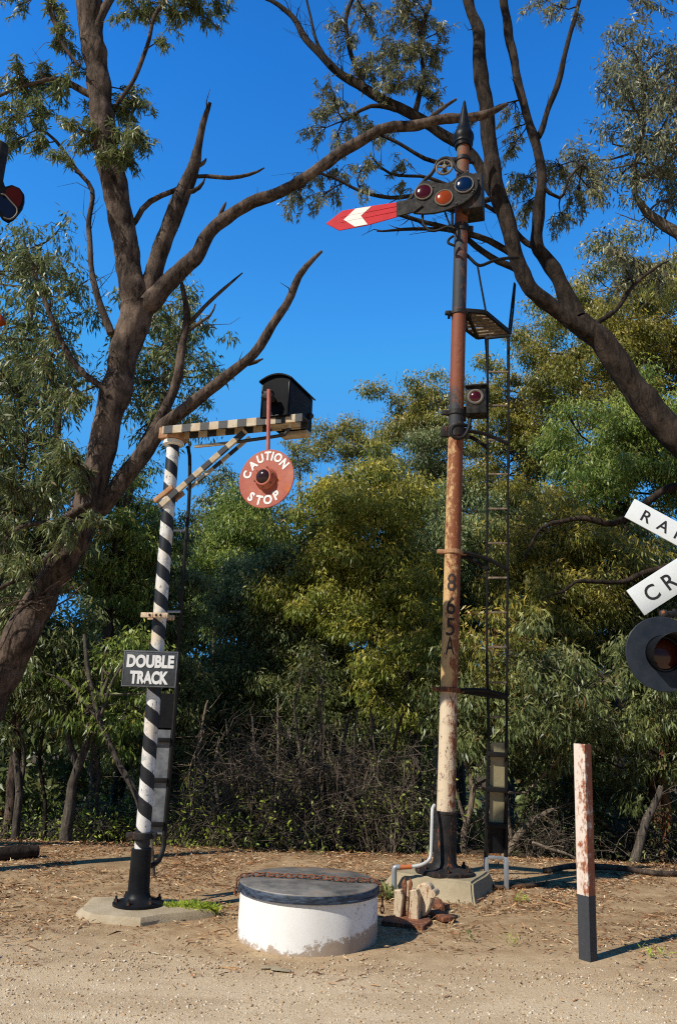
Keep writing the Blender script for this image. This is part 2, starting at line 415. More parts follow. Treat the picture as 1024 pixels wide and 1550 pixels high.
h2 = nt.nodes.new('ShaderNodeMix'); h2.data_type = 'RGBA'; h2.blend_type = 'MULTIPLY'; h2.inputs[0].default_value = 1; nt.links.new(hs.outputs[2], h2.inputs[6]); nt.links.new(cr_.outputs[0], h2.inputs[7])
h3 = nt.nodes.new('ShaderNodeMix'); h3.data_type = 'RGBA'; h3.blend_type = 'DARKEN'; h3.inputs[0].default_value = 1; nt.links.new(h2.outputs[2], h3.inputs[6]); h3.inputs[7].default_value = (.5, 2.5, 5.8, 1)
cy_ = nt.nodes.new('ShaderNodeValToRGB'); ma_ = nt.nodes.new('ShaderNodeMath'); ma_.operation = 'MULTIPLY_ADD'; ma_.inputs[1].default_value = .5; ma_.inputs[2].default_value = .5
nt.links.new(sz_.outputs[1], ma_.inputs[0]); nt.links.new(ma_.outputs[0], cy_.inputs[0]); ce_ = cy_.color_ramp.elements; ce_[0].position = .35; ce_[0].color = (.4, .4, .38, 1); ce_[1].position = .66; ce_[1].color = (1, 1, 1, 1)  # unseen sky behind the camera is dimmed to cut the fill light
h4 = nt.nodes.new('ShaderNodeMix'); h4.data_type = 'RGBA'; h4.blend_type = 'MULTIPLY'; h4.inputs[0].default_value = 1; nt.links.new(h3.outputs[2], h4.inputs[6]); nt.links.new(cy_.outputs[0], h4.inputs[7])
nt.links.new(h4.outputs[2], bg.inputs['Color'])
ld = bpy.data.lights.new('sun', 'SUN'); ld.energy = 5.0; ld.angle = R(.5); ld.color = (1, .945, .84)
so = bpy.data.objects.new('sun', ld); COL.objects.link(so); so.rotation_euler = SUN.to_track_quat('Z', 'Y').to_euler(); so.location = (-8, -6, 12)
scene.view_settings.view_transform = 'Standard'; scene.view_settings.look = 'None'; scene.view_settings.exposure = 0

# ------------------------------------------------------------------ ground
def ground_material(name):
    k = NT(name); p = k.pos(); x, y, z = k.sep(p)
    big = k.noise(p, .8, 4, .6); mid = k.noise(p, 6, 5, .7); fine = k.noise(p, 45, 4, .75); v = k.vor(p, 60)
    soil = k.mix(k.step(mid, .35, .68), (.32, .195, .098), (.56, .4, .225))
    soil = k.mix(k.math('MULTIPLY', k.step(fine, .5, .68), .55), soil, (.2, .12, .06))
    grav = k.mix(k.step(fine, .35, .65), (.7, .545, .355), (.57, .42, .255))
    grav = k.mix(k.math('MULTIPLY', k.step(k.noise(p, 110, 3, .7), .52, .68), .5), grav, (.78, .64, .46))
    e = k.math('ADD', y, k.math('MULTIPLY', k.math('SUBTRACT', big, .5), 1.2))
    pat = k.noise(k.scalev(p, (.6, 1.6, 1)), 1.7, 5, .65); grav = k.mix(k.math('MULTIPLY', k.step(pat, .45, .62), .55), grav, (.42, .29, .165)); soil = k.mix(k.math('MULTIPLY', k.step(pat, .5, .66), .45), soil, (.2, .12, .06))
    col = k.mix(k.ramp(k.math('MULTIPLY', e, .1), [(.50, 1.0), (.66, 0.0)]), soil, grav)
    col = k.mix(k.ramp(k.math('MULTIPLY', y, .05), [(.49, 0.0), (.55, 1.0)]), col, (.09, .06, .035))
    k.bump(k.math('ADD', k.math('MULTIPLY', mid, .5), k.math('ADD', fine, k.noise(p, 130, 2, .6))), .55, .02)
    return k.fin(col, .95, 0, .15)
MATS['ground'] = ground_material('ground_soil')
def sheet(name, xs, ys, dz, mat, keep=None):
    nx, ny = len(xs), len(ys); vs = [(x, y, hgt(x, y) + dz) for y in ys for x in xs]
    fs = [(j * nx + i, j * nx + i + 1, (j + 1) * nx + i + 1, (j + 1) * nx + i) for j in range(ny - 1) for i in range(nx - 1)]
    me = bpy.data.meshes.new(name); me.from_pydata(vs, [], fs); me.materials.append(MATS[mat]); me.polygons.foreach_set('use_smooth', [True] * len(fs))
    o = bpy.data.objects.new(name, me); COL.objects.link(o); o['kind'] = 'structure'; return o
xs = sorted(set([-1500, -600, -250, -120, -60, -35, -22] + list(np.arange(-16, 16.01, .25)) + [22, 35, 60, 120, 250, 600, 1500]))
ys = sorted(set([-1500, -400, -100, -30, -10, 0, 2, 3.5] + list(np.arange(4.3, 13, .2)) + list(np.arange(13, 46, 1.0)) + [50, 60, 80, 110, 160, 200, 300, 600, 1500]))
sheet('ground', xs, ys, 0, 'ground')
# gravel path, a sheet with an uneven far edge
bxs = np.arange(-8, 8.01, .12)
vs = []; fs = []; rows = 12
for i, x in enumerate(bxs):
    far = 5.75 + .14 * mnoise.noise(V((x * .7, 1, 0))) + .07 * mnoise.noise(V((x * 3, 2, 0)))
    for j in range(rows):
        y = 2.0 + (far - 2.0) * j / (rows - 1); vs.append((x, y, hgt(x, y) + (.004 if j < rows - 1 else -.004)))
for i in range(len(bxs) - 1):
    for j in range(rows - 1): fs.append((i * rows + j, (i + 1) * rows + j, (i + 1) * rows + j + 1, i * rows + j + 1))
me = bpy.data.meshes.new('gravel_path'); me.from_pydata(vs, [], fs); me.materials.append(MATS['ground']); o = bpy.data.objects.new('gravel_path', me); COL.objects.link(o); o['kind'] = 'structure'

def island_palette(name, stops, rough=.8):
    k = NT(name); r = k.n('ShaderNodeNewGeometry').outputs['Random Per Island']
    MATS[name] = k.fin(k.ramp(r, stops, 'CONSTANT'), rough, 0, .2)
island_palette('litter', [(0, (.46, .25, .11)), (.2, (.2, .095, .045)), (.4, (.56, .34, .16)), (.52, (.38, .16, .065)), (.68, (.66, .46, .26)), (.78, (.11, .06, .032)), (.94, (.78, .64, .44))])
island_palette('stones', [(0, (.52, .4, .26)), (.25, (.36, .25, .15)), (.45, (.6, .48, .34)), (.7, (.46, .31, .18)), (.85, (.7, .6, .47)), (.96, (.26, .19, .13))])
def scatter(n, x0, x1, y0, y1, dens):
    out = []
    while len(out) < n:
        x = random.uniform(x0, x1); y = random.uniform(y0, y1)
        if random.random() < dens(x, y): out.append((x, y, hgt(x, y)))
    return np.array(out)
def litter_dens(x, y):
    p = .42 + 1.0 * mnoise.noise(V((x * 1.1, y * 1.1, 9))) + .6 * mnoise.noise(V((x * 3.3, y * 3.3, 5)))
    return p * (.10 + .9 * min(1, max(0, (y - 5.9) / 1.9)))
n = 75000
c = scatter(n, -6.5, 7.5, 5.2, 13.0, litter_dens); c[:, 2] += .004 + rng.random(n) * .014
a = rng.random(n) * 2 * np.pi; d = np.stack([np.cos(a), np.sin(a), rng.normal(size=n) * .28], 1)
q, t = leaf_quads(c, d, .022 + rng.random(n) ** 1.8 * .085, .007 + rng.random(n) * .014, np.zeros(n))
# flatten the side vectors so that litter lies down
side = q[:, 1] - q[:, 3]; flat = side * np.array([1, 1, .35]); mid = (q[:, 1] + q[:, 3]) / 2; q[:, 1] = mid + flat / 2; q[:, 3] = mid - flat / 2
ns = 1500
c2 = scatter(ns, -6.5, 7.5, 5.3, 12.0, litter_dens); c2[:, 2] += .008
a = rng.random(ns) * 2 * np.pi; d2 = np.stack([np.cos(a), np.sin(a), rng.normal(size=ns) * .06], 1)
q2, t2 = leaf_quads(c2, d2, .1 + rng.random(ns) * .28, .006 + rng.random(ns) * .006, np.zeros(ns))
lt = leaf_mesh('leaf_litter', [q, q2], [t, t2], 'litter', None, (0, 0, 0)); lt['kind'] = 'stuff'; lt['label'] = 'dry brown gum leaves and twigs strewn over the bare earth'; lt['category'] = 'leaf litter'
def pebbles(name, n, x0, x1, y0, y1, dens, smin, smax, label):
    pts = scatter(n, x0, x1, y0, y1, dens)
    ov = np.array([(1, 0, 0), (0, 1, 0), (-1, 0, 0), (0, -1, 0), (0, 0, 1), (0, 0, -1)], float)
    of = np.array([(0, 1, 4), (1, 2, 4), (2, 3, 4), (3, 0, 4), (1, 0, 5), (2, 1, 5), (3, 2, 5), (0, 3, 5)])
    s = smin + (smax - smin) * rng.random(n) ** 3
    vv = ov[None] * s[:, None, None] * (1 + .45 * rng.normal(size=(n, 6, 1)).clip(-1, 1)) * np.array([1, 1, .7])
    vv += rng.normal(size=(n, 6, 3)) * s[:, None, None] * .22
    vv += pts[:, None] + np.array([0, 0, .3])[None, None] * s[:, None, None]
    ff = (of[None] + (np.arange(n) * 6)[:, None, None]).reshape(-1, 3)
    me = bpy.data.meshes.new(name); me.vertices.add(n * 6); me.loops.add(len(ff) * 3); me.polygons.add(len(ff))
    me.vertices.foreach_set('co', vv.astype(np.float32).ravel()); me.loops.foreach_set('vertex_index', ff.astype(np.int32).ravel())
    me.polygons.foreach_set('loop_start', np.arange(0, len(ff) * 3, 3, dtype=np.int32)); me.update(calc_edges=True); me.materials.append(MATS['stones'])
    o = bpy.data.objects.new(name, me); COL.objects.link(o); o['kind'] = 'stuff'; o['label'] = label; o['category'] = 'gravel'
pebbles('gravel', 42000, -4.2, 4.2, 4.3, 7.0, lambda x, y: max(.04, min(1, (6.1 - y) / 1.1)) * (.6 + .6 * mnoise.noise(V((x * 2, y * 2, 0)))), .0025, .0115, 'loose tan gravel and grit on the path in front')

# ------------------------------------------------------------------ wigwag signal
YW = G(207, 1383).y
wb = G(207, 1383); WT = U(263, 662, YW + .02)
pad_dz = .066
wig = thing('wigwag_signal', wb + V((0, 0, pad_dz)), 'black and white spiral striped post with CAUTION STOP disc hanging from a side arm', 'railway signal')
# pad
mb = MB(); pts = []
for i in range(18):
    g = 2 * math.pi * i / 18; r = 1 + .12 * math.sin(3 * g + 1) + .07 * math.sin(5 * g + 2) + .05 * math.sin(8 * g)
    pts.append((math.cos(g), math.sin(g), r))
rings = [(.585, -.05), (.57, .025), (.53, .058), (.38, .068), (.0, .069)]
vs = []; fs = []
for rr, z in rings[:-1]:
    for cxx, cyy, r in pts: vs.append(wb + V((cxx * rr * r * .93 + .02, cyy * rr * r * .62 - .01, z)))
for i in range(3):
    for k in range(18): fs.append((i * 18 + k, i * 18 + (k + 1) % 18, (i + 1) * 18 + (k + 1) % 18, (i + 1) * 18 + k))
fs.append(tuple(54 + k for k in range(18)))
mb.add(vs, fs); tag(part('concrete_pad', mb, 'concrete_pad', None, wb), 'low irregular concrete pad under the striped signal post', 'concrete pad')

wf = axis_frame(wb + V((0, 0, pad_dz)), WT); LW = (WT - wb).length - pad_dz
pw = 11.4 / ppm(wb)                                   # pole radius
# base casting
mb = MB(); mb.lathe([(.2, 0), (.2, .022), (.18, .03), (.13, .038), (.1, .065), (.088, .105), (.084, .3), (.082, .425), (.077, .43)], 32)
base = part('base', mb, 'black_paint', wig, frame=wf, label='black cast base with a bolted flange')
for i in range(6):
    g = i * math.pi / 3 + .3; mb = MB(); mb.lathe([(.019, 0), (.019, .022), (.01, .024), (.01, .045), (.004, .048)], 6)
    part('bolt', mb, 'black_iron', base, frame=wf @ T(.172 * math.cos(g), .172 * math.sin(g), .03), smooth=False)
# pole with spiral stripes
k = NT('spiral_stripes'); c = k.co(); x, y, z = k.sep(c)
th = k.math('DIVIDE', k.math('ARCTAN2', x, k.math('MULTIPLY', y, -1.0)), 2 * math.pi)
nz = k.noise(c, 9, 4)
ph = k.math('FRACT', k.math('ADD', k.math('ADD', k.math('DIVIDE', z, .25), th), k.math('ADD', 10.2, k.math('MULTIPLY', nz, .09))))
blk = k.math('LESS_THAN', ph, .49)
n1 = k.noise(c, 14, 6, .7); n2 = k.noise(k.scalev(c, (2, 2, .7)), 26, 4, .7); n3 = k.noise(c, 1.6, 2)
white = k.mix(k.math('MULTIPLY', k.step(n3, .5, .62), .7), (.74, .72, .68), (.66, .5, .28))
white = k.mix(k.math('MULTIPLY', k.step(n1, .52, .62), .8), white, (.4, .41, .42))
white = k.mix(k.step(n2, .62, .65), white, (.07, .07, .075)); white = k.mix(k.math('MULTIPLY', k.step(k.noise(k.scalev(c, (6, 6, .8)), 6, 5, .7), .56, .68), .5), white, (.36, .3, .24))
black = k.mix(k.math('MULTIPLY', k.step(n1, .55, .7), .5), (.011, .011, .013), (.06, .06, .062))
k.bump(n1, .15, .01); MATS['stripes'] = k.fin(k.mix(blk, white, black), .5)
mb = MB(); mb.tube([(0, 0, .425), (0, 0, LW * .35), (0, 0, LW * .7), (0, 0, LW)], [pw * 1.0, pw, pw * .98, pw * .96], 32)
pole = part('pole', mb, 'stripes', wig, frame=wf, angle=50)
mb = MB(); mb.lathe([(pw + .012, 0), (pw + .022, .006), (pw + .022, .05), (pw + .012, .056)], 28, T(0, 0, .5)); mb.box(.07, .05, .04, T(-pw - .04, 0, .53)); mb.box(.05, .05, .04, T(pw + .03, 0, .53))
part('clamp', mb, 'black_iron', wig, frame=wf)
# cap
mb = MB(); mb.lathe([(pw + .012, 0), (pw + .035, .012), (pw + .035, .045), (pw + .02, .055), (pw + .02, .075)], 28, T(0, 0, LW - .09))
part('collar', mb, 'arm_white', wig, frame=wf)
# arm and braces, checked black and white
def checks(name, period, off=0):
    k = NT(name); c = k.co(); x, y, z = k.sep(c)
    f = k.math('LESS_THAN', k.math('FRACT', k.math('ADD', k.math('DIVIDE', z, period), 5 + off)), .5)
    n1 = k.noise(c, 12, 5, .7); n2 = k.noise(c, 30, 4, .7)
    wh = k.mix(k.step(n1, .42, .66), (.52, .44, .32), (.42, .27, .12)); wh = k.mix(k.step(n2, .66, .72), wh, (.22, .09, .04))
    MATS[name] = k.fin(k.mix(f, wh, k.mix(n1, (.012, .012, .013), (.045, .042, .042))), .55); k.bump(n1, .2, .01)
checks('check_arm', .185, .9); checks('check_brace', .2, .35)
YA = YW - .42
top0 = WT + V((-.06, -.05, .02)); armend = U(462, 637, YA)
def zbar(name, a, b, w, h, mat, parent, mbf=None):
    fr = axis_frame(a, b) ; L = (V(b) - V(a)).length
    # orient so that local y is vertical-ish
    zz = (V(b) - V(a)).normalized(); yy = (V((0, 0, 1)) - zz * zz.z).normalized(); xx = yy.cross(zz)
    fr = Matrix((xx, yy, zz)).transposed().to_4x4(); fr.translation = V(a)
    mb = MB(); 
    if mbf: mbf(mb, L)
    else: mb.box(w, h, L, T(0, 0, L / 2), .003)
    return part(name, mb, mat, parent, frame=fr, smooth=False), fr
def channel(w, h, t):
    def f(mb, L):
        mb.box(t, h, L, T(-w / 2, 0, L / 2), .002); mb.box(t, h, L, T(w / 2, 0, L / 2), .002); mb.box(w - t - .001, t, L - .004, T(0, h / 2 - t / 2 - .003, L / 2), .002)
    return f
armA = top0 + V((0, 0, .0))
arm, armf = zbar('arm', armA, armend, .1, .1, 'check_arm', wig, channel(.16, .076, .018))
mb = MB(); d = (armend - armA).normalized(); mb.box(.21, .2, .11, face_frame(WT + V((0, 0, .02)), 20), .008)
part('bracket_block', mb, 'rust_clamp', wig)
nA = nrm(20); 
for s, (pa, pb) in enumerate([((240, 768), (372, 652)), ((283, 742), (378, 662))]):
    off = nA * (.13 if s == 0 else -.1)
    zbar('brace', U(pa[0], pa[1], YW + (-.14 if s == 0 else .12)), U(pb[0], pb[1], YA + (.17 if s == 0 else .36)), .03 if s == 0 else .022, .052 if s == 0 else .034, 'check_brace', wig)
cpt = U(256, 752, YW); fr = face_frame(cpt, 20)
for sg_ in (-1, 1):
    mb = MB(); mb.box(.22, .03, .045, fr @ T(0, sg_ * (pw + .035), 0) @ rot_y(R(-35))); part('clamp', mb, 'rust_clamp', wig)
# conduit under arm
p = [U(295, 676, YW - .1), U(350, 670, YW - .2), U(420, 660, YA + .1), U(432, 656, YA + .03), U(438, 645, YA + .02), U(438, 636, YA + .02)]
sp, sr = smooth_path(p, [.016] * 6, .05); mb = MB(); mb.tube(sp, .017, 8); 
part('conduit', mb, 'check_brace', wig)
p = [U(283, 676, YW + .05), U(287, 690, YW + .05), U(286, 760, YW + .07), U(278, 860, YW + .08), U(271, 960, YW + .2), U(268, 1035, YW + .36)]
sp, sr = smooth_path(p, [.02] * 6, .1); mb = MB(); mb.tube(sp, .017, 8); part('conduit', mb, 'thin_iron', wig)
for a, b, yy in [((262, 803), (283, 803), .03), ((250, 926), (273, 926), .03)]:
    mb = MB(); mb.bar(U(a[0], a[1], YW + yy), U(b[0], b[1], YW + .08), .025, .02); part('standoff', mb, 'galv', wig)
mb = MB(); fr = face_frame(U(239, 933, YW), 8); mb.box(.25, .03, .045, fr @ T(0, -pw - .02, 0), .006); mb.box(.25, .03, .045, fr @ T(0, pw + .02, 0), .006)
sb = part('sign_bracket', mb, 'rusty_white', wig)
for dx in (-.04, .02, .06):
    mb = MB(); mb.sphere(None, .011, fr @ T(dx, -pw - .038, 0), 8); part('bolt', mb, 'black_iron', sb)
# double track sign
YS = YW - pw - .05
c4 = [U(187, 984, YS), U(270, 986, YS), U(267.5, 1042, YS), U(184.5, 1039, YS)]
sc = sum(c4, V()) / 4; xr = ((c4[1] - c4[0]) + (c4[2] - c4[3])).normalized(); zr = V((0, 0, 1)); yr = zr.cross(xr).normalized(); zr = xr.cross(yr)
sfr = Matrix((xr, yr, zr)).transposed().to_4x4(); sfr.translation = sc
sw = ((c4[1] - c4[0]).length + (c4[2] - c4[3]).length) / 2; sh = ((c4[0] - c4[3]).length + (c4[1] - c4[2]).length) / 2
mb = MB(); mb.box(sw, .012, sh, Matrix.Identity(4), .003)
sg = part('sign_plate', mb, 'sign_dark', wig, frame=sfr, label='dark sign plate reading DOUBLE TRACK in white')
mb = MB(); e = .006
mb.box(sw - .012, .003, e, T(0, -.0075, sh / 2 - .009), 0); mb.box(sw - .012, .003, e, T(0, -.0075, -sh / 2 + .009), 0); mb.box(e, .003, sh - .03, T(-sw / 2 + .009, -.0075, 0), 0); mb.box(e, .003, sh - .03, T(sw / 2 - .009, -.0075, 0), 0)
part('sign_border', mb, 'grey_panel', sg, frame=sfr)
def word(txt, wdt, hgt_, off):
    bm, w0, h0 = glyph_mesh(txt, 1.0, .004, off)
    for v in bm.verts: v.co = V((v.co.x * wdt / w0, v.co.y * .6, v.co.z * hgt_ / h0))
    return bm
mb = MB(); mb.bm(word('DOUBLE', sw * .86, sh * .36, .05), T(0, -.0075, sh * .205)); part('lettering', mb, 'white_letter', sg, frame=sfr, smooth=False, label='white word DOUBLE')
mb = MB(); mb.bm(word('TRACK', sw * .70, sh * .36, .05), T(0, -.0078, -sh * .235))
part('lettering', mb, 'white_letter', sg, frame=sfr, smooth=False, label='white word TRACK')
# maintenance ladder with blanking panels
st = [U(268, 1030, YW + .38), U(262, 1110, YW + .38), U(255, 1190, YW + .38), U(249, 1262, YW + .38), U(247, 1285, YW + .36), U(240, 1303, YW + .28), U(228, 1311, YW + .12), U(216, 1312, YW)]
sp, sr = smooth_path(st, [.02] * 8, .06); mb = MB(); mb.tube(sp, .022, 8); part('stile', mb, 'thin_iron', wig)
for i, (y0, y1, m) in enumerate([(1049, 1101, 'black_paint'), (1104, 1117, 'grey_panel'), (1122, 1177, 'grey_panel'), (1184, 1244, 'grey_panel'), (1250, 1262, 'grey_panel')]):
    def ex(y): t = (y - 1049) / 213; return 236 - 20 * t, 263 - 17 * t
    q = [U(ex(y0)[0], y0, YW + .37), U(ex(y0)[1], y0 + 1, YW + .37), U(ex(y1)[1], y1 + 1, YW + .37), U(ex(y1)[0], y1, YW + .37)]
    mb = MB(); mb.add(q + [p + V((0, .012, 0)) for p in q], [(0, 1, 2, 3), (7, 6, 5, 4), (0, 4, 5, 1), (1, 5, 6, 2), (2, 6, 7, 3), (3, 7, 4, 0)])
    part('blanking_panel', mb, m, wig, smooth=False)
for y in (1119.5, 1180.5, 1247):
    t = (y - 1049) / 213; mb = MB(); mb.bar(U(228 - 18 * t, y, YW + .35), U(264 - 17 * t, y + 1, YW + .35), .026, .04); part('rung', mb, 'thin_iron', wig)
# motor box
YB = 22.0
pf = U(415, 600, YA - .02); nB = nrm(YB)
bl = UP(393, 633, pf, nB); br = UP(437, 630, pf, nB); tl = UP(393, 574, pf, nB); tr = UP(439, 574, pf, nB)
bw = (br - bl).length; bh = ((tl.z - bl.z) + (tr.z - br.z)) / 2; bo = (bl + br) / 2
bfr = face_frame(bo, YB); DB = .5
def archprof(wd, h, rise, n=10):
    pts = [(-wd / 2, 0), (wd / 2, 0)]
    for i in range(n + 1):
        t = i / n; xx = wd / 2 - wd * t; pts.append((xx, h + rise * (1 - (2 * xx / wd) ** 2)))
    return pts
mb = MB(); mb.prism(archprof(bw, bh - .02, .055), DB, Matrix.Identity(4), .004)
boxo = part('motor_box', mb, 'box_black', wig, frame=bfr, angle=25, label='black sheet metal mechanism box with an arched roof')
mb = MB(); pr = archprof(bw + .035, bh - .008, .055)[2:]; pin = [(x_, z_ - .014) for x_, z_ in pr][::-1]
mb.prism(pr + pin, DB + .05, T(0, -.025, 0)); part('roof', mb, 'box_black', boxo, frame=bfr, angle=25)
mb = MB()
mb.box(.012, .008, bh - .05, T(-bw / 2 + .012, -.004, bh / 2 - .02), .002); mb.box(.012, .008, bh - .05, T(bw / 2 - .012, -.004, bh / 2 - .02), .002); mb.box(bw - .04, .008, .012, T(0, -.004, .012), .002)
part('door_frame', mb, 'box_black', boxo, frame=bfr)
mb = MB(); mb.sphere(None, .03, T(bw / 2 + .008, DB - .05, bh * .45), 10); part('latch', mb, 'black_iron', boxo, frame=bfr)
mb = MB(); mb.box(bw * .98, .12, .05, T(.05, .1, -.03), .005); mb.box(bw * .95, .1, .045, T(.03, .4, -.028), .005); part('shelf_bracket', mb, 'check_arm', wig, frame=bfr)
# swing rod, disc
nD = nB; dp = pf + nB * .12
rt = UP(407, 590, dp, nD); dc = UP(404.5, 725.5, dp, nD)
dr = 46.2 / ppm(dc)
mb = MB(); rb_ = dc + V((0, 0, .2)); mb.tube([rt, dc + V((0, 0, .06)) + nD * -.0], [.019, .016], 12); part('swing_rod', mb, 'rod_red', wig)
cl = UP(407, 600, pf + nB * .07, nD); fr = face_frame(cl, YB); mb = MB(); mb.box(.11, .06, .075, fr @ T(0, -.02, 0), .012); mb.tube([fr @ V((0, 0, 0)), fr @ V((0, .08, 0))], .03, 12)
for sx in (-.042, .042):
    for sz in (-.025, .025): mb.sphere(None, .011, fr @ T(sx, -.052, sz), 8)
part('rod_clamp', mb, 'black_iron', wig)
dfr = face_frame(dc + nD * -.012 * -1, YB) @ rot_y(R(2))
mb = MB(); rp = [(dr * .985, 0), (dr, .003), (dr, .009), (dr * .985, .012)]
mb.lathe(rp, 64, Matrix.Rotation(R(90), 4, 'X'))
disc = part('target_disc', mb, 'disc_red', wig, frame=dfr, angle=30, label='round faded red disc lettered CAUTION and STOP in white')
mb = MB(); L = T(0, -.0135, 0)
for ch, ax_, ay_, s in [('C', -.71, .16, 1), ('A', -.53, .485, 1), ('U', -.275, .69, 1), ('T', -.01, .775, 1), ('I', .165, .755, 1), ('O', .375, .69, 1), ('N', .615, .47, 1)]:
    bm, w0, h0 = glyph_mesh(ch, 1, .003, .04); hh = dr * .31; ww = hh * (w0 / h0) * .9
    for v in bm.verts: v.co = V((v.co.x * ww / w0, v.co.y * .5, v.co.z * hh / h0))
    g = math.atan2(ax_, ay_); mb.bm(bm, T(ax_ * dr, -.0135, ay_ * dr) @ rot_y(g * .92))
part('lettering', mb, 'white_letter', disc, frame=dfr, smooth=False, label='white word CAUTION'); mb = MB()
for ch, ax_, ay_ in [('S', -.48, -.60), ('T', -.185, -.725), ('O', .135, -.72), ('P', .43, -.575)]:
    bm, w0, h0 = glyph_mesh(ch, 1, .003, .04); hh = dr * .32; ww = hh * (w0 / h0) * .95
    for v in bm.verts: v.co = V((v.co.x * ww / w0, v.co.y * .5, v.co.z * hh / h0))
    g = math.atan2(ax_, -ay_); mb.bm(bm, T(ax_ * dr, -.0135, ay_ * dr) @ rot_y(-g * .8))
part('lettering', mb, 'white_letter', disc, frame=dfr, smooth=False, label='white word STOP')
RX = Matrix.Rotation(R(90), 4, 'X')
lf = dfr @ T(0, -.012, .0) @ RX
mb = MB(); mb.lathe([(.1, 0), (.1, .012), (.083, .03), (.08, .06), (.075, .068), (.062, .068), (.06, .055)], 32, capb=False)
lh = part('lamp_housing', mb, 'disc_red', disc, frame=lf)
for g in (20, 75, 140, 200, 265, 320):
    mb = MB(); mb.sphere(None, .012, T(.086 * math.cos(R(g)), .086 * math.sin(R(g)), .045), 8); part('screw', mb, 'rusty_iron', disc, frame=lf)
mb = MB(); mb.sphere(None, .063, T(0, 0, .055), 24, sz=.6); part('lamp_lens', mb, 'lens_dark', disc, frame=lf)

# ------------------------------------------------------------------ semaphore
bfl = G(579, 1370); bfr_ = G(707, 1379)
YM = G(672, 1352).y + .08
blk_h = .0
mbase = U(672, 1321, YM); blk_h = mbase.z - hgt(mbase.x, mbase.y)
print('mast base', mbase, 'block h', blk_h)
MT = U(701, 205, YM)
foot_c = V((mbase.x, mbase.y, hgt(mbase.x, mbase.y)))
# block: truncated pyramid with rounded arrises
yawb = 24; fr = face_frame(foot_c, yawb)
def frustum(x0, x1, y0, y1, tx0, tx1, ty0, ty1, h, bev):
    bm = bmesh.new(); vs = [bm.verts.new(p) for p in [(x0, y0, -.06), (x1, y0, -.06), (x1, y1, -.06), (x0, y1, -.06), (tx0, ty0, h), (tx1, ty0, h), (tx1, ty1, h), (tx0, ty1, h)]]
    for f in [(3, 2, 1, 0), (4, 5, 6, 7), (0, 1, 5, 4), (1, 2, 6, 5), (2, 3, 7, 6), (3, 0, 4, 7)]: bm.faces.new([vs[i] for i in f])
    bmesh.ops.bevel(bm, geom=bm.edges[:], offset=bev, segments=3, affect='EDGES')
    bmesh.ops.subdivide_edges(bm, edges=bm.edges[:], cuts=3, use_grid_fill=True)
    for v in bm.verts: v.co += nvec(v.co * 5) * .012
    return bm
mb = MB(); mb.bm(frustum(-.60, .42, -.46, .5, -.42, .35, -.29, .36, blk_h, .02), fr)
tag(part('concrete_footing', mb, 'concrete', None, foot_c, angle=25), 'sloping grey concrete block carrying the tall rusty signal mast', 'concrete block')
sem = thing('semaphore_signal', mbase, 'tall rusty semaphore mast with red pointed arm, coloured lenses, side ladder and number 865A', 'railway signal')
mf = axis_frame(mbase, MT); LM = (MT - mbase).length
r0 = 14.3 / ppm(mbase)
mb = MB(); mb.lathe([(.285, 0), (.285, .03), (.275, .036), (.2, .042), (r0 * 1.5, .06), (r0 * 1.26, .10), (r0 * 1.2, .2), (r0 * 1.19, .535), (r0 * 1.24, .54), (r0 * 1.24, .56), (r0 * 1.02, .566)], 40)
sbse = part('base', mb, 'black_iron', sem, frame=mf, label='dark cast base with a wide bolted flange')
for i in range(6):
    g = i * math.pi / 3 + .5; mb = MB(); mb.lathe([(.024, 0), (.024, .025), (.012, .027), (.012, .05), (.004, .054)], 6); part('bolt', mb, 'black_iron', sbse, frame=mf @ T(.235 * math.cos(g), .235 * math.sin(g), .04), smooth=False)
def zl(px, py): return (U(px, py, YM) - mbase).dot((MT - mbase).normalized()) / LM
# mast material: paint bands worn to rust
k = NT('mast_paint'); c = k.co(); x, y, z = k.sep(c)
n1 = k.noise(c, 5, 6, .7); n2 = k.noise(k.scalev(c, (1, 1, .7)), 22, 6, .75); n3 = k.noise(k.scalev(c, (1.6, 1.6, .8)), 8, 6, .72, .6); n4 = k.noise(c, 60, 3, .7)
f = k.math('ADD', k.math('DIVIDE', z, LM), k.math('MULTIPLY', k.math('SUBTRACT', n2, .5), .02))
white, cream, blackc, redc = (.66, .53, .37), (.58, .37, .16), (.022, .024, .03), (.21, .055, .022)
st = [(zl(672, 1240), white), (zl(675, 1060), white), (zl(677, 1045), cream), (zl(690, 665), cream), (zl(690, 648), blackc), (zl(691, 600), (.035, .034, .037)), (zl(692, 585), redc), (zl(695, 478), redc), (zl(695, 470), blackc), (zl(698, 352), (.03, .034, .042)), (zl(698, 345), redc), (zl(699, 300), (.12, .08, .05)), (zl(700, 240), (.11, .085, .06))]
basec = k.ramp(f, st)
ra = k.ramp(f, [(zl(672, 1240), .38), (zl(677, 1050), .44), (zl(682, 880), .52), (zl(684, 835), .66), (zl(690, 660), .72), (zl(690, 640), .2), (zl(692, 590), .55), (zl(695, 470), .2), (zl(699, 340), .55)])
side = k.math('MULTIPLY', x, 1.1 / r0 * .1)
rv = k.math('ADD', k.math('ADD', k.math('MULTIPLY', n3, .6), k.math('MULTIPLY', n2, .4)), k.math('ADD', k.math('MULTIPLY', ra, .42), side))
rmask = k.step(rv, .66, .76)
rustc = k.mix(n4, (.09, .024, .01), (.36, .105, .028)); rustc = k.mix(k.math('MULTIPLY', k.step(n1, .55, .75), .6), rustc, (.07, .028, .018))
col = k.mix(rmask, basec, rustc)
bp = k.math('MULTIPLY', k.step(n2, .60, .66), k.ramp(f, [(zl(675, 1100) - .0, 1.0), (zl(676, 1040), .25), (zl(690, 700), .25)]))
col = k.mix(bp, col, (.05, .045, .045))
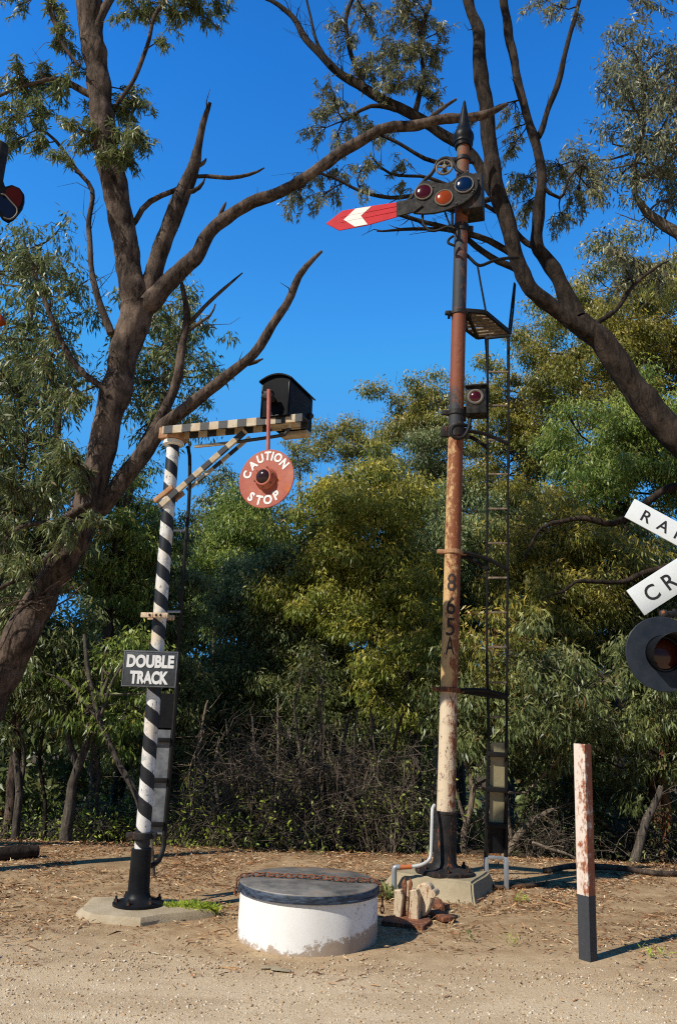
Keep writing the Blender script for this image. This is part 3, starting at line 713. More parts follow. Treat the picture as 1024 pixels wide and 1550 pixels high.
k.bump(k.math('ADD', n2, rmask), .35, .01); MATS['mast'] = k.fin(col, .7)
mb = MB(); nseg = 24; mb.tube([(0, 0, .55 + (LM - .55) * i / nseg) for i in range(nseg + 1)], [r0 * (1 - .16 * i / nseg) for i in range(nseg + 1)], 36)
mast = part('mast', mb, 'mast', sem, frame=mf, angle=50)
def mast_r(t): return r0 * (1 - .16 * max(0, (t * LM - .68) / (LM - .68)))
# numbers wrapped on the mast
mb = MB()
for ch, py in (('8', 883), ('6', 918), ('5', 950), ('A', 978)):
    t = zl(677.5, py); h = 25 / 1175 * ( -(RC.transposed() @ (mbase + (MT - mbase) * t - CAM)).z) * 1.07
    bm, w0, h0 = glyph_mesh(ch, 1, .0, .008); bmesh.ops.delete(bm, geom=[], context='FACES')
    for v in bm.verts: v.co = V((v.co.x * h * .5 / w0, 0, v.co.z * h / h0))
    for q in np.linspace(-h * .3, h * .3, 9): bmesh.ops.bisect_plane(bm, geom=bm.verts[:] + bm.edges[:] + bm.faces[:], plane_co=(q, 0, 0), plane_no=(1, 0, 0))
    rr = mast_r(t) + .003
    for v in bm.verts:
        g = v.co.x / rr - .18; v.co = V((rr * math.sin(g), -rr * math.cos(g), v.co.z + t * LM))
    mb.bm(bm)
part('lettering', mb, 'number_black', mast, frame=mf, smooth=False, label='black painted number 865A')
def ringc(py, px, h, mat, extra=.012, ears=True):
    t = zl(px, py); rr = mast_r(t); m = MB()
    m.lathe([(rr + .002, 0), (rr + extra, .004), (rr + extra, h - .004), (rr + .002, h)], 30, T(0, 0, t * LM - h / 2))
    if ears: m.box(.09, .05, h * .9, T(-rr - .035, 0, t * LM), .008); m.box(.07, .05, h * .9, T(rr + .03, 0, t * LM), .008)
    return part('clamp', m, mat, sem, frame=mf)
for a in ((1044, 677, .05, 'rusty_iron'), (836, 684, .05, 'rust_clamp'), (655, 690, .13, 'black_iron'), (626, 690, .06, 'black_iron'), (475, 695, .05, 'black_iron'), (347, 698, .1, 'black_iron'), (243, 700, .06, 'black_iron')): ringc(*a)
# finial
ft = zl(701, 222); mb = MB(); s = 12.5 / ppm(mbase + (MT - mbase) * ft)
hm = (U(703, 152, YM) - mbase).length - ft * LM
mb.lathe([(s * .98, -.02), (s * 1.04, .02), (s * 1.16, .03), (s * 1.1, .055), (s * 1.16, .07), (s * 1.27, .12), (s * 1.24, .16), (s * 1.0, .21), (s * .82, .26), (s * .7, .32), (s * .42, hm * .72), (s * .16, hm * .96), (s * .04, hm)], 28)
part('finial', mb, 'black_paint', sem, frame=mf @ T(0, 0, ft * LM), label='black pointed spike finial on a ringed collar')
# spectacle, arm
YSP = 16
pS = mbase + (MT - mbase) * zl(700, 295) + nrm(YSP) * (r0 + .14); nS = nrm(YSP); sf = face_frame(pS, YSP)
def S2(px, py, off=0.0):
    q = sf.inverted() @ UP(px, py, pS + nS * off, nS); return (q.x, q.z)
def S3(px, py, off=0.0): return UP(px, py, pS + nS * off, nS)
out = [(625, 302), (628, 292), (632, 281), (640, 273.5), (651, 272.5), (661, 276), (672, 277.5), (683, 274), (692, 266), (702, 260.5), (712, 261), (719, 266), (723, 275), (722, 284), (717, 293), (708, 302), (697, 309), (684, 314), (672, 319), (656, 322.5), (640, 323.5), (625, 322.5)]
mb = MB(); mb.prism([S2(*p) for p in out], .03, Matrix.Identity(4), .005)
spec = part('spectacle', mb, 'spectacle_iron', sem, frame=sf, angle=25, label='curved iron spectacle plate holding red, amber and blue lenses')
sc_ = ppm(pS)
for (lx, ly, lr, m, nm) in ((640.6, 291, 12.3, 'lens_red', 'red'), (671.5, 299.7, 12.4, 'lens_amber', 'amber'), (702, 280, 13.0, 'lens_blue', 'blue')):
    x_, z_ = S2(lx, ly); r_ = lr / sc_
    mb = MB(); mb.torus(T(x_, -.008, z_), r_ + .005, .010); part('lens_rim', mb, 'pale_rim', spec, frame=sf)
    mb = MB(); mb.sphere(None, r_, T(x_, -.004, z_), 28, sy=.28); part('lens', mb, m, spec, frame=sf, label='round %s glass lens' % nm)
for p in [(716, 288), (714.5, 291), (724, 271), (718, 263), (707, 259.5), (629, 309), (629, 318), (655, 283), (686, 279), (690, 308), (610, 310), (616, 308), (611, 324), (606, 322)]:
    x_, z_ = S2(*p); mb = MB(); mb.sphere(None, .011, T(x_, -.006, z_), 8); part('rivet', mb, 'pale_rim', spec, frame=sf)
# arm: red blade with white chevron, a black root
mb = MB(); mb.prism([S2(*p, .0) for p in [(600, 306.5), (626, 302), (640, 312), (626, 322.5), (600, 328.5)]], .018, T(0, -.02, 0), .003)
part('arm_root', mb, 'spectacle_iron', sem, frame=sf)
armp = [(602, 306), (560, 312), (518, 319), (493, 338.5), (513, 349), (556, 341), (602, 328)]
mb = MB(); mb.prism([S2(*p) for p in armp], .012, T(0, -.004, 0), .002)
blade = part('arm', mb, 'arm_red', sem, frame=sf, label='red signal arm with pointed tip and white chevron')
mb = MB(); mb.prism([S2(*p) for p in [(520, 333), (538, 316.2), (562, 312.6), (546, 327), (556, 340), (537, 343.6)]], .003, T(0, -.0075, 0))
part('chevron', mb, 'arm_white', blade, frame=sf, smooth=False)
mb = MB()
for y0, y1 in ((312.5, 326), (320, 334)): mb.bar(V((*S2(600, y0), 0)).xzy + V((0, -.006, 0)) if False else V((S2(601, y0)[0], -.006, S2(601, y0)[1])), V((S2(516, y1 + 3)[0], -.006, S2(516, y1 + 3)[1])), .003, .006)
part('stiffening_rib', mb, 'arm_red', blade, frame=sf)
# pulley wheel and cowl arch
x_, z_ = S2(672, 253.5); r_ = 12 / sc_
mb = MB(); mb.torus(T(x_, 0, z_), r_, .014)
for g in range(5):
    a = R(90 + 72 * g); mb.tube([(x_, 0, z_), (x_ + r_ * math.cos(a), 0, z_ + r_ * math.sin(a))], .011, 6)
mb.tube([(x_, -.03, z_), (x_, .1, z_)], .028, 12)
part('pulley_wheel', mb, 'pale_rim', sem, frame=sf, label='small five spoked pulley wheel above the lenses')
arch = [(612, 306), (622, 300), (632, 285), (642, 273), (652, 264), (658, 254), (661, 246), (670, 240), (680, 240), (686, 247), (690, 256), (700, 262)]
sp, sr = smooth_path([S3(*p, -.04) for p in arch], [.02] * len(arch), .05); mb = MB(); mb.tube(sp, .022, 8); part('cowl_rod', mb, 'black_iron', sem)
# lamp case behind
mb = MB(); lc = S3(716, 300, -.2); mb.box(.24, .3, .48, face_frame(lc, YSP), .015); part('lamp_case', mb, 'black_iron', sem)
# cable loop and hangers
for pth, rad in (([(639, 326), (640, 338), (650, 349), (664, 348), (676, 343), (688, 346)], .016), ([(686, 357), (679, 362), (678, 368), (688, 372)], .016)):
    sp, sr = smooth_path([S3(*p, -.05) for p in pth], [rad] * len(pth), .04); mb = MB(); mb.tube(sp, rad, 8); part('cable', mb, 'thin_iron', sem)
pts_ = [(672, 318), (676, 330), (682, 344)]
mb = MB(); mb.tube([S3(*p, -.06) for p in pts_], .012, 6); mb.tube([S3(684, 318, -.06), S3(684, 345, -.06)], .016, 6); part('down_rod', mb, 'thin_iron', sem)
# ladder
YL = YM + .2
LB = [U(743, 1300, YL), U(762, 1300, YL)]
def lx(py): t = (py - 500) / 800; return (737.5 - 2 * t if py < 1100 else 739 - 4 * (py - 1100) / 200), (769.5 - 4.5 * t)
def lad(py, side): return U(lx(py)[side], py, YL - .25 * (1300 - py) / 800)
for s_ in (0, 1):
    pp = [lad(y_, s_) for y_ in (1300, 1200, 1100, 1000, 900, 800, 700, 600, 506)]
    mb = MB(); mb.tube(pp, [.022, .02, .016, .014, .013, .013, .013, .013, .013], 6); part('stile', mb, 'thin_iron', sem)
for y_ in (1085, 1033, 979.5, 927, 874.5, 822, 770, 717.7, 666, 613.7, 563):
    mb = MB(); a, b = lad(y_ + 0, 0), lad(y_, 1); mb.bar(a, b, .019, .02); part('rung', mb, 'bark_pale', sem)
for i, (y0, y1, m) in enumerate([(1124, 1190, 'cream_panel'), (1190.5, 1247, 'cream_panel'), (1247.5, 1292, 'black_paint')]):
    o_ = V((0, .02, 0)); q = [lad(y0, 0) + o_, lad(y0, 1) + o_, lad(y1, 1) + o_, lad(y1, 0) + o_]; ins = .03
    q[0].x += ins; q[3].x += ins
    mb = MB(); mb.add(q + [p + V((0, .012, 0)) for p in q], [(0, 1, 2, 3), (7, 6, 5, 4), (0, 4, 5, 1), (1, 5, 6, 2), (2, 6, 7, 3), (3, 7, 4, 0)]); part('blanking_panel', mb, m, sem, smooth=False)
for y_ in (1141, 1194, 1248):
    mb = MB(); mb.bar(lad(y_, 0) + V((-.01, -.02, 0)), lad(y_ + 2, 1) + V((0, -.02, 0)), .035, .05); part('rung', mb, 'thin_iron', sem)
mb = MB(); mb.bar(lad(1297, 0), lad(1299, 1), .03, .03); part('rung', mb, 'galv', sem)
for s_, px_ in ((0, 745), (1, 760)):
    a = lad(1297, s_); g_ = gp(a.x, a.y, -.03); mb = MB(); mb.bar(a, g_, .045, .04); part('ladder_foot', mb, 'galv', sem)
def mastp(py, px, off=V((0, 0, 0))): return mbase + (MT - mbase) * zl(px, py) + off
for (my, mx, l0, l1) in ((1044, 677, None, 1054), (836, 684, 862, 862), (652, 690, 678, 672)):
    for s_, ly in ((0, l0), (1, l1)):
        if ly is None: continue
        a = mastp(my + (0 if s_ == 0 else 0), mx, V((.06 + .05 * s_, .02 + (.08 if s_ == 0 else -.04), 0))); b = lad(ly, s_); m_ = (a + b) / 2 + V((0, 0, .03))
        sp, sr = smooth_path([a, m_, b], [.02] * 3, .08); mb = MB(); mb.tube(sp, .022, 6); part('ladder_stay', mb, 'thin_iron', sem)
mb = MB(); mb.bar(mastp(1044, 677, V((.1, .1, 0))), lad(1056, 1), .05, .05); part('ladder_stay', mb, 'thin_iron', sem)
# platform at z
zp = U(738, 490, YM + .25).z
pc = [UZ(700, 474, zp), UZ(734, 472, zp), UZ(772, 505, zp), UZ(721, 511, zp)]
pc = [UZ(704, 470, zp), UZ(734, 472.5, zp), UZ(772, 504, zp), UZ(722, 511, zp), UZ(703, 497, zp)]
mb = MB()
for i in range(5): mb.bar(pc[i], pc[(i + 1) % 5], .03, .05)
plat = part('platform_frame', mb, 'thin_iron', sem)
for i in range(8):
    t = (i + .5) / 8; a = pc[1].lerp(pc[2], t); l0 = pc[0].lerp(pc[4], min(1, t * 1.6)) if t < .6 else pc[4].lerp(pc[3], (t - .6) / .4)
    mb = MB(); mb.bar(l0, a, .05, .022); part('slat', mb, 'bark_pale', plat)
for pth in ([(735, 473), (727, 430), (722, 401)], [(769, 505), (774, 460), (778, 428)], [(768, 508), (768, 560), (768, 605)], [(734, 511), (737, 560), (739, 600)], [(772, 505), (776, 470), (779, 430)]):
    q0 = UZ(pth[0][0], pth[0][1], zp); mb = MB(); mb.tube([q0] + [U(x_, y_, q0.y + .0) for x_, y_ in pth[1:]], .012, 6); part('handrail_post', mb, 'thin_iron', sem)
rail = [(697, 377), (712, 392), (722, 401), (731, 401), (745, 395), (765, 391), (785, 390)]
qy = UZ(735, 473, zp).y; sp, sr = smooth_path([U(x_, y_, YM + (qy - YM) * min(1, max(0, (x_ - 697) / 25))) for x_, y_ in rail], [.018] * 7, .05); mb = MB(); mb.tube(sp, .02, 8); part('handrail', mb, 'thin_iron', sem)
mb = MB(); mb.bar(U(734, 512, qy - .1), U(772, 508, qy - .15), .025, .03); part('cross_bar', mb, 'thin_iron', sem)
mb = MB(); a = mastp(475, 695); mb.bar(a + V((.08, -.05, 0)), pc[3], .035, .05); mb.bar(a + V((-.12, -.06, -.02)), a + V((-.1, .12, .02)), .03, .05); part('platform_bracket', mb, 'thin_iron', sem)
# marker light
ml = U(720, 606, YM - .05); fr = face_frame(ml, 14); w_ = 30 / ppm(ml); h_ = 43 / ppm(ml)
mb = MB(); mb.box(w_, .2, h_, fr @ T(0, .08, 0), .012); mb.box(w_ + .03, .24, .02, fr @ T(.005, .07, h_ / 2 + .01), .004); mlo = part('marker_lamp', mb, 'spectacle_iron', sem, label='small square lamp case with a red lens beside the mast')
fr2 = fr @ T(-.005, -.02, .035); r_ = 9.2 / ppm(ml)
mb = MB(); mb.torus(fr2, r_ + .008, .018); part('lens_rim', mb, 'pale_rim', mlo)
mb = MB(); mb.sphere(None, r_, fr2, 24, sy=.4); part('lens', mb, 'lens_red', mlo)
mb = MB(); mb.bar(fr @ V((-w_ / 2, .1, -.07)), mastp(622, 690, V((.08, 0, 0))), .05, .09); mb.box(.03, .08, .14, fr @ T(-w_ / 2 - .02, .05, -h_ / 2 + .02), .004); part('lamp_bracket', mb, 'black_iron', sem)
lp = [U(711, 634, YM - .14), U(708, 650, YM - .15), U(700, 662, YM - .16), U(688, 663, YM - .16), U(682, 655, YM - .16), U(686, 645, YM - .16), U(700, 643, YM - .15), U(712, 647, YM - .1)]
sp, sr = smooth_path(lp, [.017] * 8, .04); mb = MB(); mb.tube(sp, .02, 8); part('cable', mb, 'thin_iron', sem)
# white conduit at foot
cp = [U(657, 1219, YM - .1), U(654, 1224, YM - .14), U(653.5, 1240, YM - .17), U(652, 1285, YM - .2), U(650, 1300, YM - .22), U(642, 1307, YM - .24), U(632, 1310.5, YM - .24), U(622, 1312, YM - .24)]
sp, sr = smooth_path(cp, [.03] * 8, .04); mb = MB(); mb.tube(sp, 2.6 / ppm(cp[3]), 12); part('conduit', mb, 'white_pipe', sem)
mb = MB(); a, b = U(622.5, 1312, YM - .24), U(604, 1313, YM - .24); mb.tube([a, b], 3.4 / ppm(a), 12); part('conduit', mb, 'orange_pipe', sem, label='short orange length of pipe')
cp = [U(604.5, 1313, YM - .24), U(599, 1312.5, YM - .24), U(596.5, 1315, YM - .24), U(596.3, 1326, YM - .24), U(596.3, 1345, YM - .24)]
sp, sr = smooth_path(cp, [.03] * 5, .03); mb = MB(); mb.tube(sp, 3.9 / ppm(a), 12); part('conduit', mb, 'galv', sem)

# ------------------------------------------------------------------ semaphore at the left edge
YE = 7.6
e0 = U(-14, 300, YE); ex_ = e0.x - .12
# mast stands just outside the frame
eb = gp(ex_, YE + .25)
sem2 = thing('semaphore_signal', eb, 'dark signal spectacle with red and blue lenses cut off by the left edge', 'railway signal')
mb = MB(); mb.tube([eb, eb + V((0, 0, e0.z + .9))], [.11, .09], 24); part('mast', mb, 'black_iron', sem2)
fE = face_frame(e0, -14); nE = nrm(-14)
def E2(px, py): q = fE.inverted() @ UP(px, py, e0, nE); return (q.x, q.z)
def blob(cs): return cs
mb = MB(); mb.prism([E2(*p) for p in [(-40, 262), (-5, 262), (4, 270), (8, 282), (18, 279), (30, 284), (37, 294), (37, 304), (34, 314), (28, 322), (20, 331), (12, 335), (3, 330), (-6, 316), (-40, 316)]], .05, T(0, 0, 0), .008)
sp2 = part('spectacle', mb, 'box_black', sem2, frame=fE)
mb = MB(); mb.prism([E2(*p) for p in [(10, 287), (20, 282), (30, 287), (34.5, 297), (33, 307), (29, 314), (24, 310), (14, 299), (8, 294)]], .004, T(0, -.004, 0)); part('lens', mb, 'lens_dim_red', sp2, frame=fE, label='dark red lens')
mb = MB(); mb.prism([E2(*p) for p in [(2, 297), (8, 297), (18, 308), (25, 317), (24, 324), (16, 331), (8, 328), (0, 318), (-6, 306)]], .004, T(0, -.004, 0)); part('lens', mb, 'lens_dim_blue', sp2, frame=fE, label='dark blue lens')
sp, sr = smooth_path([fE @ V((E2(*p)[0], -.012, E2(*p)[1])) for p in [(2, 295), (8, 296), (18, 307), (26.5, 317), (25, 326), (16, 333), (6, 330)]], [.01] * 7, .03); mb = MB(); mb.tube(sp, .009, 6); part('lens_rim', mb, 'pale_rim', sp2)
mb = MB(); oc = U(-3, 483, YE); mb.lathe([(.0, -.03), (.05, -.02), (.062, 0), (.062, .06)], 24, face_frame(oc, 5) @ RX.inverted()); mb.box(.1, .05, .06, face_frame(oc + V((-.1, .08, 0)), 5)); part('marker_lamp', mb, 'lens_amber', sem2)

# ------------------------------------------------------------------ round well with lid
wf0 = G(466, 1450); WR = .0
WY = wf0.y + .54
l_ = U(360, 1400, WY); r_ = U(570.5, 1400, WY); WR = (r_.x - l_.x) / 2 * 1.0
WC = V(((l_.x + r_.x) / 2, WY, 0)); WC.z = hgt(WC.x, WC.y)
lidz = U(466, 1331, WY).z; print('well r', WR, 'lid z', lidz, 'Y', WY)
well = thing('round_well', WC, 'squat round whitewashed concrete well ring with flat dark metal lid', 'well')
k = NT('well_wall'); c = k.co(); x, y, z = k.sep(c); n1 = k.noise(c, 5, 6, .7); n2 = k.noise(c, 22, 5, .75); n3 = k.noise(c, 70, 3)
col = k.mix(k.math('MULTIPLY', k.step(n1, .45, .75), .35), (.86, .85, .82), (.7, .63, .54))
low = k.math('ADD', k.ramp(z, [(.0, .30), (.16, .0)]), k.math('MULTIPLY', k.ramp(k.math('ADD', x, .5), [(.5, 0.0), (1.0, .2)]), 1.0))
pm = k.step(k.math('ADD', k.math('ADD', k.math('MULTIPLY', n2, .5), k.math('MULTIPLY', n1, .5)), low), .70, .76)
col = k.mix(k.math('MULTIPLY', pm, .85), col, k.mix(n2, (.24, .14, .07), (.48, .36, .25)))
k.bump(k.math('SUBTRACT', k.math('MULTIPLY', n3, .15), pm), .3, .01); MATS['well_wall'] = k.fin(col, .75, 0, .3)
lt_ = .066; H_ = lidz - WC.z
mb = MB(); prof = [(WR * 1.0, -.06), (WR * 1.0, .02), (WR * .998, H_ * .3), (WR * .997, H_ * .6), (WR * .995, H_ - lt_ + .01)]; mb.lathe(prof, 72)
for i, v in enumerate(mb.v):
    v = V(v); mb.v[i] = tuple(v + V((v.x, v.y, 0)) * .012 * mnoise.noise(v * 4))
part('wall', mb, 'well_wall', well, frame=Matrix.Translation(WC), label='whitewashed concrete wall stained with earth at the foot')
k = NT('well_lid'); c = k.co(); x, y, z = k.sep(c); n1 = k.noise(c, 4, 6, .7); n2 = k.noise(k.scalev(c, (1, 1, 4)), 12, 5, .7)
rs = k.math('MULTIPLY', k.step(k.math('ADD', k.math('MULTIPLY', k.noise(c, 1.7, 3), .8), k.math('MULTIPLY', n2, .25)), .57, .68), .85)
col = k.mix(k.step(n1, .35, .65), (.075, .07, .062), (.26, .23, .19)); col = k.mix(rs, col, (.3, .15, .06))
rim = k.math('LESS_THAN', z, H_ - .012); col = k.mix(rim, col, k.mix(k.step(n2, .42, .62), (.012, .017, .028), (.06, .085, .13)))  # blue on the dark steel rim is a painted sky reflection
k.bump(n1, .25, .01); MATS['well_lid'] = k.fin(col, k.mix(n1, (.35,) * 3, (.65,) * 3))
mb = MB(); lr = WR * 1.02; mb.lathe([(lr * .97, H_ - lt_), (lr + .006, H_ - lt_), (lr + .006, H_ - lt_ + .012), (lr, H_ - lt_ + .016), (lr, H_ - .02), (lr - .008, H_ - .006), (lr - .03, H_), (lr * .5, H_ + .006), (.02, H_ + .01)], 72)
part('lid', mb, 'well_lid', well, frame=Matrix.Translation(WC), angle=35, label='flat dark steel lid with a deep blue-black rim and rust stains')
# chain
ch = MB(); pth = []
c0 = V((WC.x - lr - .012, WC.y - .05, lidz - .13)); 
for p in [(WC.x - lr - .014, WC.y - .02, lidz - .12), (WC.x - lr + .0, WC.y - .02, lidz + .004), (WC.x - lr * .65, WC.y + .02, lidz + .022), (WC.x - lr * .45, WC.y - .03, lidz + .026), (WC.x, WC.y - .05, lidz + .03), (WC.x + lr * .5, WC.y - .09, lidz + .026), (WC.x + lr * .97, WC.y - .06, lidz + .012), (WC.x + lr + .02, WC.y - .06, lidz - .08), (WC.x + lr + .02, WC.y - .05, lidz - .22)]: pth.append(V(p))
sp, sr = smooth_path(pth, [.01] * len(pth), .021)
acc = 0; links = []; last = sp[0]
for i in range(1, len(sp)):
    acc += (sp[i] - sp[i - 1]).length
    if acc > .034: links.append((last, sp[i])); last = sp[i]; acc = 0
for i, (a, b) in enumerate(links):
    m = (a + b) / 2; z_ = (b - a).normalized(); up = V((0, 0, 1)) if abs(z_.z) < .8 else V((0, 1, 0)); x_ = z_.cross(up).normalized(); y_ = z_.cross(x_)
    if i % 2: x_, y_ = y_, -x_
    if i % 2 == 0: x_, y_ = (x_ + y_ * .5).normalized(), (y_ - x_ * .5).normalized()
    fr = Matrix((x_, y_, z_)).transposed().to_4x4(); fr.translation = m
    mmt = MB(); mmt.torus(Matrix.Identity(4), .017, .0055, 10, 5)
    ch.add([fr @ V((v[0] * .85, v[1], v[2] * 1.55)) for v in mmt.v], mmt.f)
part('chain', ch, 'rusty_iron', None, pth[4]); tag(bpy.data.objects['chain'], 'rusty chain laid across the round well lid', 'chain')

# ------------------------------------------------------------------ rusty steel post
pb_ = G(889, 1453); ptp = U(880.5, 1126, pb_.y); fr = axis_frame(pb_ - V((0, 0, .05)), ptp); Lp = (ptp - pb_).length + .05
k = NT('post_paint'); c = k.co(); x, y, z = k.sep(c); n1 = k.noise(c, 7, 5, .7); n2 = k.noise(k.scalev(c, (1.5, 1.5, .6)), 24, 5, .75); n3 = k.noise(c, 55, 3)
zz = k.math('DIVIDE', z, Lp)
m = k.step(k.math('ADD', k.math('MULTIPLY', n1, .45), k.math('ADD', k.math('MULTIPLY', n2, .55), k.math('ADD', k.math('MULTIPLY', x, 1.7), .085))), .53, .60)
col = k.mix(m, k.mix(n1, (.75, .68, .6), (.66, .5, .4)), k.mix(n3, (.2, .05, .02), (.38, .13, .05)))
col = k.mix(k.math('LESS_THAN', k.math('ADD', zz, k.math('MULTIPLY', n3, .006)), .315), col, k.mix(n2, (.02, .022, .027), (.055, .058, .066)))
k.bump(k.math('ADD', m, n3), .3, .008); MATS['post'] = k.fin(col, .7)
a_ = R(50); rz = Matrix.Rotation(-a_, 4, 'Z')
wd, dp_, th_ = .094, .088, .02
mb = MB(); prof = [(-wd / 2, 0), (wd / 2, 0), (wd / 2, dp_), (wd / 2 - th_, dp_), (wd / 2 - th_, th_), (-wd / 2 + th_, th_), (-wd / 2 + th_, dp_), (-wd / 2, dp_)]
prof = [(x_ , y_ - dp_ / 2) for x_, y_ in prof]
vs = [V((x_, y_, z_)) for z_ in (0, Lp) for x_, y_ in prof]; n8 = len(prof)
fs = [(i, (i + 1) % n8, n8 + (i + 1) % n8, n8 + i) for i in range(n8)] + [tuple(range(n8))[::-1], tuple(range(n8, 2 * n8))]
mb.add([rz @ v for v in vs], fs)
tag(part('steel_post', mb, 'post', None, frame=fr, smooth=False), 'rusty white channel steel post with black painted foot', 'post')

# ------------------------------------------------------------------ cast iron track fitting on the ground
jf = G(618, 1397); jfr = face_frame(jf, 25); s = 1 / ppm(jf)
trk = thing('track_fitting', jf, 'rusty white cast iron track fitting of upright jaws in front of the concrete block', 'track fitting')
def J(px, py, off=0.0):
    q = jfr.inverted() @ UP(px, py, jf - nrm(25) * off, nrm(25)); return (q.x, q.z)
def jp(name, poly, off, dep, mat, bev=.006, lab=None):
    mb = MB(); mb.prism([J(*p, off) for p in poly], dep, T(0, off, 0), bev); return part(name, mb, mat, trk, frame=jfr, angle=30, label=lab)
mb = MB(); zb = jf.z
basep = [(577, 1396), (640, 1399), (658, 1392), (640, 1386), (580, 1388)]
tp = [UZ(x_, y_, zb + .03) for x_, y_ in [(577, 1394), (640, 1402), (652, 1393), (646, 1384), (584, 1386)]]
mb.add(tp + [p - V((0, 0, .06)) for p in tp], [(0, 1, 2, 3, 4), (9, 8, 7, 6, 5)] + [(i, (i + 1) % 5, 5 + (i + 1) % 5, 5 + i) for i in range(5)])
part('base_plate', mb, 'rusty_iron', trk, smooth=False)
jp('jaw', [(594, 1394), (596, 1354), (594.5, 1348), (606, 1347), (609, 1358), (605, 1394)], .02, .07, 'rusty_white')
jp('jaw', [(617, 1397), (620, 1352), (619, 1348), (629, 1347), (632, 1356), (632, 1397)], .02, .11, 'rusty_white')
jp('blade', [(607, 1394), (609, 1360), (606, 1338), (613, 1327), (615, 1340), (613, 1372), (614, 1394)], .07, .02, 'rusty_iron')
jp('blade', [(613, 1394), (617, 1372), (617, 1340), (620, 1328), (623.5, 1338), (621, 1352), (618, 1380), (618, 1394)], .07, .02, 'rusty_iron')
jp('hub', [(632, 1388), (629, 1350), (630, 1341), (636, 1337.5), (645, 1337), (651, 1342), (653, 1352), (652, 1366), (648, 1378), (642, 1388)], .1, .1, 'rusty_white', .01, 'rounded hub plate with flaking cream paint')
q = [J(653.5, 1353, .1)]; mb = MB(); mb.tube([jfr @ V((q[0][0], .09, q[0][1])), jfr @ V((q[0][0], .21, q[0][1]))], .03, 12); part('pin', mb, 'rusty_white', trk)
mb = MB(); mb.tube([G(654, 1374, .03), G(662, 1377, .05), G(668, 1383, .03)], [.03, .045, .03], 8); mb.bar(G(655, 1386, .03), G(680, 1398, .03), .12, .035); mb.bar(G(664, 1379, .03), G(676, 1376, .03), .06, .035)
tag(part('iron_scrap', mb, 'rusty_iron', None, G(662, 1386)), 'flat rusty iron scraps lying right of the cast track fitting', 'scrap iron')
sc0 = G(425, 1471); mb = MB(); mb.box(.13, .045, .006, T(sc0.x, sc0.y, sc0.z + .012) @ Matrix.Rotation(R(3), 4, 'Y') @ Matrix.Rotation(R(-6), 4, 'Z'), .002); mb.box(.1, .035, .006, T(sc0.x - .085, sc0.y + .04, sc0.z + .012) @ Matrix.Rotation(R(-4), 4, 'Y'), .002)
tag(part('metal_scrap', mb, 'concrete', None, sc0), 'thin grey scrap of flattened metal on the gravel before the well', 'scrap')

# ------------------------------------------------------------------ crossing sign at right
YC = 5.5; cc = U(1077, 838, YC); cfr = face_frame(cc, 4); nC = nrm(4)
g0 = gp(cc.x + .03, cc.y + .12)
crs = thing('crossing_sign', g0, 'white railway crossing crossbuck with black lettering above a round black warning light', 'crossing sign')
mb = MB(); mb.tube([g0, V((g0.x, g0.y, cc.z + .35))], .055, 20); part('mast', mb, 'galv', crs)
def C2(px, py): q = cfr.inverted() @ UP(px, py, cc, nC); return V((q.x, q.z))
# boards: a through (960,757)-(943,782) etc.
for (p1, p2, txt1, off) in (((959, 756), (943, 783), 'RAILWAY', -.012), ((949, 893), (974, 932), 'CROSSING', .012)):
    a1, a2 = C2(*p1), C2(*p2); endm = (a1 + a2) / 2; wdt = (a1 - a2).length * 1.0
    dirv = -endm.normalized(); ang = math.atan2(dirv.y, dirv.x); Lb = endm.length
    bf = cfr @ T(0, off, 0) @ rot_y(-ang)
    mb = MB(); mb.box(2 * Lb, .012, wdt, Matrix.Identity(4), .002); bd = part('crossbuck_board', mb, 'cross_white', crs, frame=bf, label='white crossbuck board lettered %s' % txt1)
    mb = MB(); n_ = len(txt1)
    # letter centres along the board measured from the photo end
    if txt1 == 'RAILWAY': pos = [-Lb + .137, -Lb + .27, -Lb + .375, -Lb + .47, Lb * .30, Lb * .56, Lb * .82]
    else: pos = [-Lb + .14, -Lb + .30, -Lb + .46, -.09, .09, .22, Lb - .30, Lb - .14]
    for ch_, x_ in zip(txt1, pos):
        bm, w0, h0 = glyph_mesh(ch_, 1, .002, .012); hh = wdt * .54; ww = hh * w0 / h0 * .98
        for v in bm.verts: v.co = V((v.co.x * ww / w0, v.co.y * .4, v.co.z * hh / h0))
        mb.bm(bm, T(x_, -.0068, 0))
    part('lettering', mb, 'black_letter', bd, frame=bf, smooth=False, label='black word %s' % txt1)
# warning light with background disc and hood
lc = U(1003, 990, YC - .12); lfr = face_frame(lc, 4) @ RX; lr_ = 56.5 / ppm(lc)
mb = MB(); mb.lathe([(lr_ * .42, 0), (lr_ - .004, 0), (lr_, .003), (lr_, .008), (lr_ - .004, .011), (lr_ * .42, .011)], 64, capa=False, capb=False)
lt0 = part('light_background', mb, 'plate_blue', crs, frame=lfr, angle=30, label='round blue-black background plate of the warning light')
rr = lr_ * .46
mb = MB(); mb.lathe([(rr, -.1), (rr, .012), (rr + .008, .016)], 40, capa=True, capb=False); part('lamp_body', mb, 'black_paint', lt0, frame=lfr)
mb = MB(); mb.sphere(None, rr * .93, T(0, 0, -.005), 32, sz=.3); part('lens', mb, 'lens_crossing', lt0, frame=lfr)
